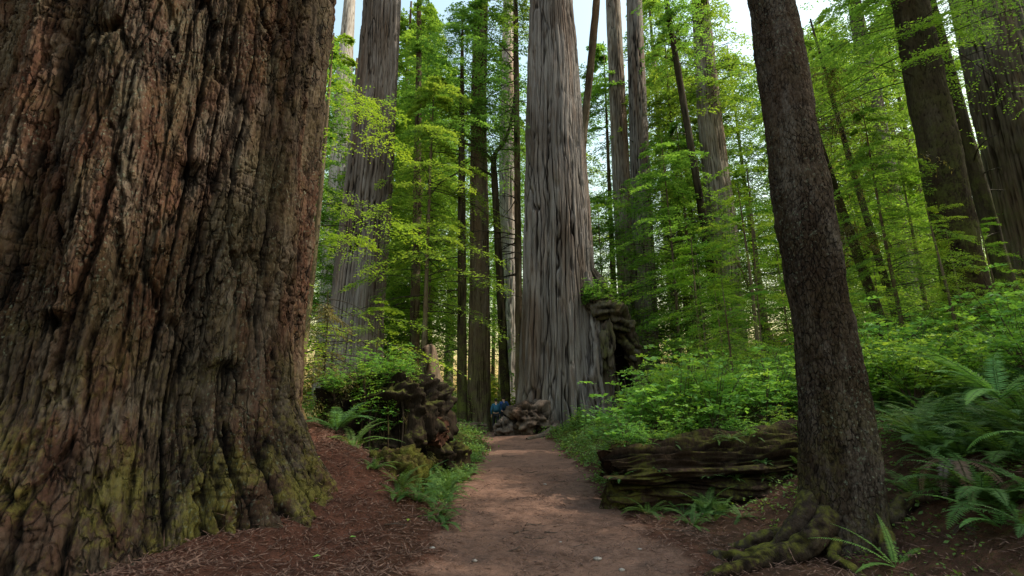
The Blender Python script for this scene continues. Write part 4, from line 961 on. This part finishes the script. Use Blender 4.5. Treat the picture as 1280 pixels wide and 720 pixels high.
me, loc = hump('mossy_mound', '', '', (-1.85, 8.25, .0), (.46, .40, .40), 715, M_moss, .4, 70, 1.8)
tag(put('mossy_mound', me, None, loc), 'small yellow green mossy mound among ferns left of the path', 'mound')
me, loc = hump('mossy_mound', '', '', (-1.75, 12.6, .1), (.62, .6, .5), 717, M_rot, .4, 80, 1.8)
tag(put('mossy_mound', me, None, loc), 'dark mound with hanging grass below the charred log end', 'mound')
for i in range(30):
    x = -2.95 + st.uniform(-1.3, .75); y = 11.4 + st.uniform(-.55, .6); top = .62 + .3 * (abs(x + 2.95) < .7) + st.uniform(-.25, .05)
    if i % 3 == 0: tag(put('fern', FN[i % 4], None, (x, y - .15, stump.location.z + top), i * 1.1, st.uniform(.25, .5)), 'small fern sprouting from the top of the black stump', 'fern', 'ferns on the stump')
    elif i % 3 == 1: tag(put('shrub', SH[i % 5], None, (x, y, stump.location.z + top - .1), i * 1.1, st.uniform(.3, .75)), 'small leafy plant growing on top of the black stump', 'shrub', 'plants on the stump')
    else: tag(put('shrub', SH[i % 5], None, (x, 10.75 + .25 * abs(x + 2.95) + st.uniform(-.1, .2), stump.location.z + st.uniform(-.5, .45)), i * 1.1, st.uniform(.18, .34)), 'leafy plant hanging from the side of the black stump', 'shrub', 'plants on the stump side')
for i in range(14):
    x, y = st.uniform(-4.5, -2.3), st.uniform(10.5, 12.2)
    tag(put('shrub', SH[i % 5], None, (x, y, float(gh(x, y)) + st.uniform(.0, 1.0) * (x > -4)), i * 1.7, st.uniform(.5, .9)), 'bushy plant smothering the left side of the black stump', 'shrub', 'bushes smothering the stump')
for i, (x, y, z, sc_) in enumerate([(-3.5, 11.5, 1.6, .13), (-2.7, 11.7, 1.75, .16), (-2.2, 11.3, 1.6, .11), (-4.1, 11.2, .9, .18)]):
    copy_thing(B2, (x, y, z), i * 1.7, sc_, 'tiny hemlock seedling rooted on the black stump')['group'] = 'hemlock seedlings on the stump'
for i in range(7):
    o = put('hanging_moss', HANG, stump, (-1.3 + .4 * i, -.62 + .05 * i, -.75 + .1 * (i % 3)), i * 2., (.22, .16, .2)); o.rotation_euler = (.15, .2 * ((i % 3) - 1), i)
for i in range(11):
    tag(put('shrub', SH[i % 5], None, (CX + 1.85 + st.uniform(-.75, .95), CY - 1.55 + st.uniform(-.3, .4), 6.55 + st.uniform(-.7, .2)), i * 1.7, st.uniform(.6, 1.05)), 'leafy plant growing on the mossy shelf above the hollow', 'shrub', 'plants above the hollow')
for i in range(26):
    x = st.uniform(1.75, 5.4); fr_ = i % 3 == 0
    tag(put('fern', FN[i % 4], None, (x, 8.75 - (.42 if fr_ else st.uniform(-.3, .25)), (.45 + st.uniform(-.1, .2) if fr_ else .86 + .07 * (x - 2))), i * 1.3, st.uniform(.2, .48)), 'tiny fern growing on the rotten log', 'fern', 'tiny ferns on the log')
for i in range(22):
    x = st.uniform(1.9, 6.2)
    tag(put('shrub', SH[i % 5], None, (x, 8.95 + st.uniform(-.3, .35), .78 + .07 * (x - 2)), i * 1.3, st.uniform(.2, .5)), 'small leafy plant sprouting along the back of the rotten log', 'shrub', 'plants along the log')

# leaning dead pole in the wood
def pole(label, a, b, r0):
    base = a; q = np.linspace(0, 1, 12)
    P = np.outer(q, np.array(b) - np.array(a)); P[:, 0] += .08 * np.sin(4 * q)
    v, f = tube(P, r0 * (1 - .5 * q), 10)
    tag(put('dead_pole', make_mesh('dead_pole', v, f, [M_wood], {'cav': np.full(len(v), .85)}, smooth=True), None, base), label, 'dead trunk')
pole('pale dead pole leaning against the thick dark trunk', (14.3, 26, float(gh(14.3, 26)) + 2.0), (12.6, 27, 11.5), .12)

# ------------------------------------------------------------------ bare twig tangle left of the stump
tw_root = thing('dead_sapling', 'bare twiggy dead sapling arching between the enormous trunk and the stump', 'sapling', onground(-4.35, 11.0))
dead_branches(tw_root, 55, .4, 3.2, 26, 1.5, .014, az=.1, curve=.5)
q = np.linspace(0, 1, 8); v, f = tube(np.stack([.1 * np.sin(3 * q), 0 * q, 3.4 * q], -1), .035 * (1 - .7 * q), 7)
put('trunk', make_mesh('trunk', v, f, [M_dark], {'cav': np.full(len(v), .7)}, smooth=True), tw_root)
M_tang = crown_mesh('crown', M_hang, M_twigdark, seed=58, z0=.3, z1=3.2, lens=lambda t: 1.5 - .7 * t, nb=46, tw=14, lf=8, leaf=.07, wid=.012, elev=(-5, 30), droop=.5, hang=.6, wood_r=.006)
put('crown', M_tang, tw_root)

# ------------------------------------------------------------------ loose stuff on the floor
def litter():
    r = np.random.default_rng(33); n = 42000
    a = r.uniform(0, 2 * PI, n); 
    x = np.where(r.random(n) < .62, GX + np.cos(a) * (2.6 + np.abs(r.normal(0, 1.3, n))), r.uniform(-2.2, 5.5, n))
    y = np.where(r.random(n) < .62, GY + np.sin(a) * (2.6 + np.abs(r.normal(0, 1.3, n))), 4.4 + r.random(n) ** 1.6 * 9)
    m = (y > 3.8) & (y < 14) & (r.random(n) > .62 * path_mask(x, y)) & (np.hypot(x - GX, y - GY) > 2.45)
    x, y = x[m], y[m]
    xp, yp = r.uniform(-1.6, 2.6, 7000), 4.4 + r.random(7000) ** 1.4 * 9; mp_ = fbm(xp * 1.3, yp * 1.3, 0, 95, 3) > -.1
    x = np.concatenate([x, xp[mp_]]); y = np.concatenate([y, yp[mp_]]); n = len(x)
    z = gh(x, y) + .012 + r.random(n) * .02
    b = r.uniform(0, 2 * PI, n)
    D = np.stack([np.cos(b), np.sin(b), r.normal(.08, .22, n)], -1)
    P = np.stack([x, y, z], -1)
    V, F = blades(P, D, np.array([0, 0, 1.]) + r.normal(0, .3, (n, 3)), r.uniform(.04, .16, n) * np.where(r.random(n) > .95, 2.4, 1), r.uniform(.003, .009, n), .5)
    o = put('needle_litter', make_mesh('needle_litter', V, F, [M_litter])); o['kind'] = 'stuff'
    o['label'] = 'reddish brown fallen needles and twigs around the enormous trunk'; o['category'] = 'litter'
litter()
def cover():
    r = np.random.default_rng(34); bag = Bag()
    n = 30000
    x = r.uniform(-26, 30, n); y = 8.6 + r.random(n) ** 1.5 * 38
    m = (path_mask(x, y) < .08) & (np.hypot(x - GX, y - GY) > 4.2) & (np.abs(x) < y + 1) & (np.hypot(x - CX, y - CY) > 2.6)
    x, y = x[m], y[m]
    xn, yn = r.uniform(-3.2, 8.5, 4500), r.uniform(4.4, 9.2, 4500)
    mn = (path_mask(xn, yn) < .3) & (np.hypot(xn - GX, yn - GY) > 4.2) & (r.random(4500) < np.where(xn > 0, sstep(2.6, 5.2, xn) * .8, .5 * sstep(7, 8.5, yn))) & (fbm(xn * 1.2, yn * 1.2, 0, 91, 3) > -.05)
    xe, ye = r.uniform(-1.6, 3.0, 5000), r.uniform(8, 24, 5000); me_ = (path_mask(xe, ye) < .4) & (fbm(xe * 1.2, ye * 1.2, 0, 92, 3) > 0)
    x = np.concatenate([x, xn[mn], xe[me_]]); y = np.concatenate([y, yn[mn], ye[me_]]); n = len(x); k = 7
    z = gh(x, y); sz = np.interp(y, [5, 8, 20, 45], [.042, .055, .10, .22])
    h = sz * r.uniform(.8, 3.6, n)
    P = np.stack([x, y, z], -1)[:, None] + np.stack([r.normal(0, 1, (n, k)) * sz[:, None] * 1.6, r.normal(0, 1, (n, k)) * sz[:, None] * 1.6, h[:, None] * r.random((n, k))], -1)
    b = r.uniform(0, 2 * PI, (n, k))
    D = np.stack([np.cos(b), np.sin(b), r.normal(.2, .4, (n, k))], -1)
    N = np.array([0, 0, 1.]) + r.normal(0, .45, (n, k, 3))
    V, F = blades(P.reshape(-1, 3), D.reshape(-1, 3), N.reshape(-1, 3), (sz[:, None] * r.uniform(.7, 1.5, (n, k))).ravel(), (sz[:, None] * r.uniform(.22, .4, (n, k))).ravel())
    t = np.clip(r.random((n, 1)) * .6 + r.random((n, k)) * .4, 0, 1)
    o = put('undergrowth', make_mesh('undergrowth', V, F, [M_cover], {'tint': np.repeat(t.ravel(), 4)})); o['kind'] = 'stuff'
    o['label'] = 'low green undergrowth covering the forest floor'; o['category'] = 'undergrowth'
cover()

sk = np.random.default_rng(44)
for i, (x, y, L) in enumerate([(.15, 6.9, .34), (.35, 7.25, .3), (.62, 6.95, .42), (.3, 6.6, .28), (.8, 6.35, .25), (.05, 6.1, .24), (-.75, 18.5, .55), (-.35, 17.0, .6), (-.1, 16.4, .5), (1.1, 11.2, .3), (.5, 12.6, .3), (-1.5, 6.3, .5), (2.15, 6.7, .5), (-.9, 7.3, .3)]):
    q = np.linspace(0, 1, 7); a = sk.normal(0, .5)
    P = np.stack([np.cos(a) * L * (q - .5), np.sin(a) * L * (q - .5) + .05 * L * np.sin(4 * q + i) + .02 * L * np.sin(13 * q + i), .012 + .012 * np.sin(4 * q + i)], -1)
    bag = Bag(); v, f = tube(P, sk.uniform(.006, .013) * (1.1 - .6 * q) * (1 + .3 * np.sin(9 * q + i)), 6); bag.add(v, f, .7)
    v, f = tube(P[3] + np.outer(np.linspace(0, 1, 4), np.array([.4 * L * math.cos(a + .7), .4 * L * math.sin(a + .7), .01])), .007 * np.linspace(1, .4, 4), 5); bag.add(v, f, .7)
    tag(put('stick', bag.mesh('stick', [M_stick], key='cav'), None, (x, y, float(gh(x, y)) - .002)), 'short dark stick lying on the trodden path', 'stick', 'sticks on the path')
for i, (x, y, s) in enumerate([(.93, 5.75, .036), (1.12, 5.45, .026), (.6, 6.5, .014), (-.4, 5.7, .022), (.7, 10.9, .03), (1.5, 6.2, .02), (-.9, 5.95, .03), (.2, 5.2, .02)]):
    th, ph = np.meshgrid(np.arange(12) * 2 * PI / 12, np.linspace(.05, PI - .05, 8))
    d = np.stack([np.cos(th) * np.sin(ph), np.sin(th) * np.sin(ph), np.cos(ph)], -1)
    R = 1 + .35 * noise3(d[..., 0] * 1.5 + i * 5, d[..., 1] * 1.5, d[..., 2] * 1.5, 3)
    ii = np.arange(7)[:, None] * 12; j = np.arange(12)[None]; j2 = (j + 1) % 12
    F = np.stack([ii + j, ii + 12 + j, ii + 12 + j2, ii + j2], -1).reshape(-1, 4)
    tag(put('pebble', make_mesh('pebble', (d * R[..., None] * np.array([s * 1.3, s, s * .6])).reshape(-1, 3), F, [M_pebble], smooth=True), None, (x, y, float(gh(x, y)) + s * .3)), 'pale pebble on the trodden path', 'pebble', 'pebbles on the path')
for i, (x, y) in enumerate([(-2.0, 5.3), (-2.75, 7.2), (-1.75, 5.9), (-2.5, 6.2), (-1.3, 6.5), (-2.9, 6.6)]):
    V, F = blades(np.zeros((1, 3)), np.array([[math.cos(i * 2.), math.sin(i * 2.), .12]]), np.array([[.1, -.2, 1.]]), np.array([.085]), np.array([.026]), .5, .08)
    tag(put('fallen_leaf', make_mesh('fallen_leaf', V, F, [M_shrub], {'tint': np.full(4, .95)}), None, (x, y, float(gh(x, y)) + .03)), 'small green leaf lying on the brown needle litter', 'leaf', 'green leaves on the litter')

# ------------------------------------------------------------------ the two hikers behind the burl
def cloth(name, c1, c2): return flat(name, c1, c2, 25, .8, .15, .4)
M_skin = flat('skin', (.42, .26, .19), (.47, .29, .21), 15, .6, .3, .05)
M_jb = cloth('teal_jacket', (.018, .07, .12), (.028, .10, .16)); M_j2 = cloth('blue_jacket', (.02, .05, .16), (.03, .075, .22))
M_tr = cloth('dark_trousers', (.015, .016, .02), (.025, .026, .03)); M_hair = cloth('dark_hair', (.015, .011, .008), (.03, .02, .015))
M_shoe = cloth('pale_shoe', (.4, .4, .38), (.55, .55, .5)); M_pack = cloth('dark_pack', (.015, .03, .05), (.02, .045, .07)); M_hat = cloth('green_cap', (.05, .08, .06), (.07, .11, .08))
def skin(name, verts, edges, radii, mat, parent, sub=2):
    me = bpy.data.meshes.new(name); me.from_pydata(verts, edges, []); me.update(); me.materials.append(mat)
    o = put(name, me, parent)
    o.modifiers.new('skin', 'SKIN'); sd = me.skin_vertices[0].data
    for i, r in enumerate(radii): sd[i].radius = (r, r) if np.isscalar(r) else r; sd[i].use_root = i == 0
    m = o.modifiers.new('sub', 'SUBSURF'); m.levels = m.render_levels = sub
    for m in o.modifiers: 
        if m.type == 'SKIN': m.use_smooth_shade = True
    return o
def hiker(label, loc, rz, hgt, jacket, pack, cap, stride):
    root = thing('person', label, 'person', loc, rz, hgt / 1.7)
    s = stride
    J = {'pel': (0, 0, .94), 'wai': (0, .0, 1.08), 'che': (0, .03, 1.28), 'nec': (0, .04, 1.44), 'hd1': (0, .06, 1.53), 'hd2': (0, .07, 1.64),
         'hl': (-.09, 0, .88), 'kl': (-.10, .10 * s + .02, .48), 'al': (-.10, .16 * s - .06, .08), 'tl': (-.11, .16 * s + .1, .035),
         'hr': (.09, 0, .88), 'kr': (.10, -.04 * s + .02, .48), 'ar': (.10, -.24 * s, .10), 'tr': (.11, -.24 * s + .14, .035),
         'sl': (-.17, .03, 1.38), 'el': (-.24, -.06 * s, 1.12), 'wl': (-.23, .08 - .06 * s, .90), 'sr': (.17, .03, 1.38), 'er': (.24, .10 * s, 1.12), 'wr': (.22, .2 * s + .06, .92)}
    N = list(J); R = dict(pel=(.15, .11), wai=(.135, .095), che=(.16, .11), nec=.055, hd1=.078, hd2=.085, hl=.085, kl=.06, al=.043, tl=.036, hr=.085, kr=.06, ar=.043, tr=.036, sl=.06, el=.042, wl=.03, sr=.06, er=.042, wr=.03)
    E = [('pel', 'wai'), ('wai', 'che'), ('che', 'nec'), ('nec', 'hd1'), ('hd1', 'hd2'), ('pel', 'hl'), ('hl', 'kl'), ('kl', 'al'), ('al', 'tl'), ('pel', 'hr'), ('hr', 'kr'), ('kr', 'ar'), ('ar', 'tr'), ('che', 'sl'), ('sl', 'el'), ('el', 'wl'), ('che', 'sr'), ('sr', 'er'), ('er', 'wr')]
    V = [J[n] for n in N]; RR = [R[n] for n in N]
    for sd, x in (('l', -1), ('r', 1)):
        w = J['w' + sd]
        for fx, fl in ((-.02, .075), (-.007, .09), (.007, .088), (.02, .07)):
            N += [f'f{sd}{fx}a', f'f{sd}{fx}b']; V += [(w[0] + fx, w[1] + fx * .5, w[2] - .07), (w[0] + fx * 1.2, w[1] + .015, w[2] - .07 - fl)]; RR += [.011, .008]
            E += [('w' + sd, f'f{sd}{fx}a'), (f'f{sd}{fx}a', f'f{sd}{fx}b')]
        N.append('th' + sd); V.append((w[0] - x * .03, w[1] + .03, w[2] - .07)); RR.append(.011); E.append(('w' + sd, 'th' + sd))
    skin('body', V, [(N.index(a), N.index(b)) for a, b in E], RR, M_skin, root)
    def sub(name, names, grow, mat):
        ed = [(names.index(a), names.index(b)) for a, b in E if a in names and b in names]
        rr = [tuple(np.array(R[n]) + grow) if not np.isscalar(R[n]) else R[n] + grow for n in names]
        return skin(name, [J[n] for n in names], ed, rr, mat, root)
    sub('jacket', ['che', 'wai', 'pel', 'nec', 'sl', 'el', 'wl', 'sr', 'er', 'wr'], .02, jacket)
    sub('trousers', ['pel', 'hl', 'kl', 'al', 'hr', 'kr', 'ar'], .018, M_tr)
    for a, b in (('al', 'tl'), ('ar', 'tr')): skin('shoe', [J[a], J[b]], [(0, 1)], [.055, .045], M_shoe, root, 1)
    skin('hair', [(0, .03, 1.53), (0, .03, 1.62), (0, .065, 1.685)], [(0, 1), (1, 2)], [.075, .098, .078], M_hair, root)
    for x in (-.028, .028): skin('eye', [(x, .148, 1.60), (x, .156, 1.60)], [(0, 1)], [.01, .009], M_hair, root, 1)
    skin('nose', [(0, .135, 1.60), (0, .168, 1.565)], [(0, 1)], [.010, .014], M_skin, root, 1)
    if cap: skin('cap', [(0, .03, 1.655), (0, .06, 1.71)], [(0, 1)], [.107, .075], M_hat, root)
    if pack: skin('backpack', [(0, -.14, 1.02), (0, -.17, 1.2), (0, -.14, 1.40)], [(0, 1), (1, 2)], [(.16, .11), (.18, .13), (.13, .09)], M_pack if pack == 2 else M_jb, root)
hiker('hiker in a teal jacket with dark trousers seen from behind, left of the burl', (-.80, 24.6, float(gh(-.80, 24.6)) - .02), .12, 1.62, M_jb, 1, True, 1.)
hiker('dark haired hiker in a blue jacket half hidden by the burl, walking ahead', (-.42, 25.2, float(gh(-.42, 25.2)) - .02), .3, 1.72, M_j2, 2, False, -.9)

# ------------------------------------------------------------------ camera, daylight
cam = bpy.data.cameras.new('camera'); cam.sensor_width = 36; cam.lens = 16.875; cam.clip_start = .05; cam.clip_end = 2000
co = bpy.data.objects.new('camera', cam); COL.objects.link(co)
co.location = (0, 0, 1.6); co.rotation_euler = (math.radians(90 + 13.6), 0, 0)
scene.camera = co
SUN_AZ, SUN_EL = math.radians(92), math.radians(50)      # azimuth clockwise from the view direction
sun = bpy.data.lights.new('sun', 'SUN'); sun.energy = 5; sun.angle = math.radians(.5); sun.color = (1, .91, .74)
so = bpy.data.objects.new('sun', sun); COL.objects.link(so)
d = Vector((math.sin(SUN_AZ) * math.cos(SUN_EL), math.cos(SUN_AZ) * math.cos(SUN_EL), math.sin(SUN_EL)))
so.rotation_euler = d.to_track_quat('Z', 'Y').to_euler(); so.location = (30, 0, 60)
w = bpy.data.worlds.new('World'); scene.world = w; w.use_nodes = True
nt = w.node_tree; bg = nt.nodes['Background']
sky = nt.nodes.new('ShaderNodeTexSky'); sky.sky_type = 'NISHITA'; sky.sun_disc = False
sky.sun_elevation = SUN_EL; sky.sun_rotation = SUN_AZ; sky.air_density = 3.0; sky.dust_density = 3.0; sky.ozone_density = 2.0
nt.links.new(sky.outputs[0], bg.inputs[0]); bg.inputs[1].default_value = .29
scene.view_settings.view_transform = 'Standard'; scene.view_settings.look = 'None'; scene.view_settings.exposure = 0
scene.cycles.use_denoising = True
scene.cycles.max_bounces = 8; scene.cycles.diffuse_bounces = 5; scene.cycles.transmission_bounces = 4
scene.cycles.sample_clamp_indirect = 6
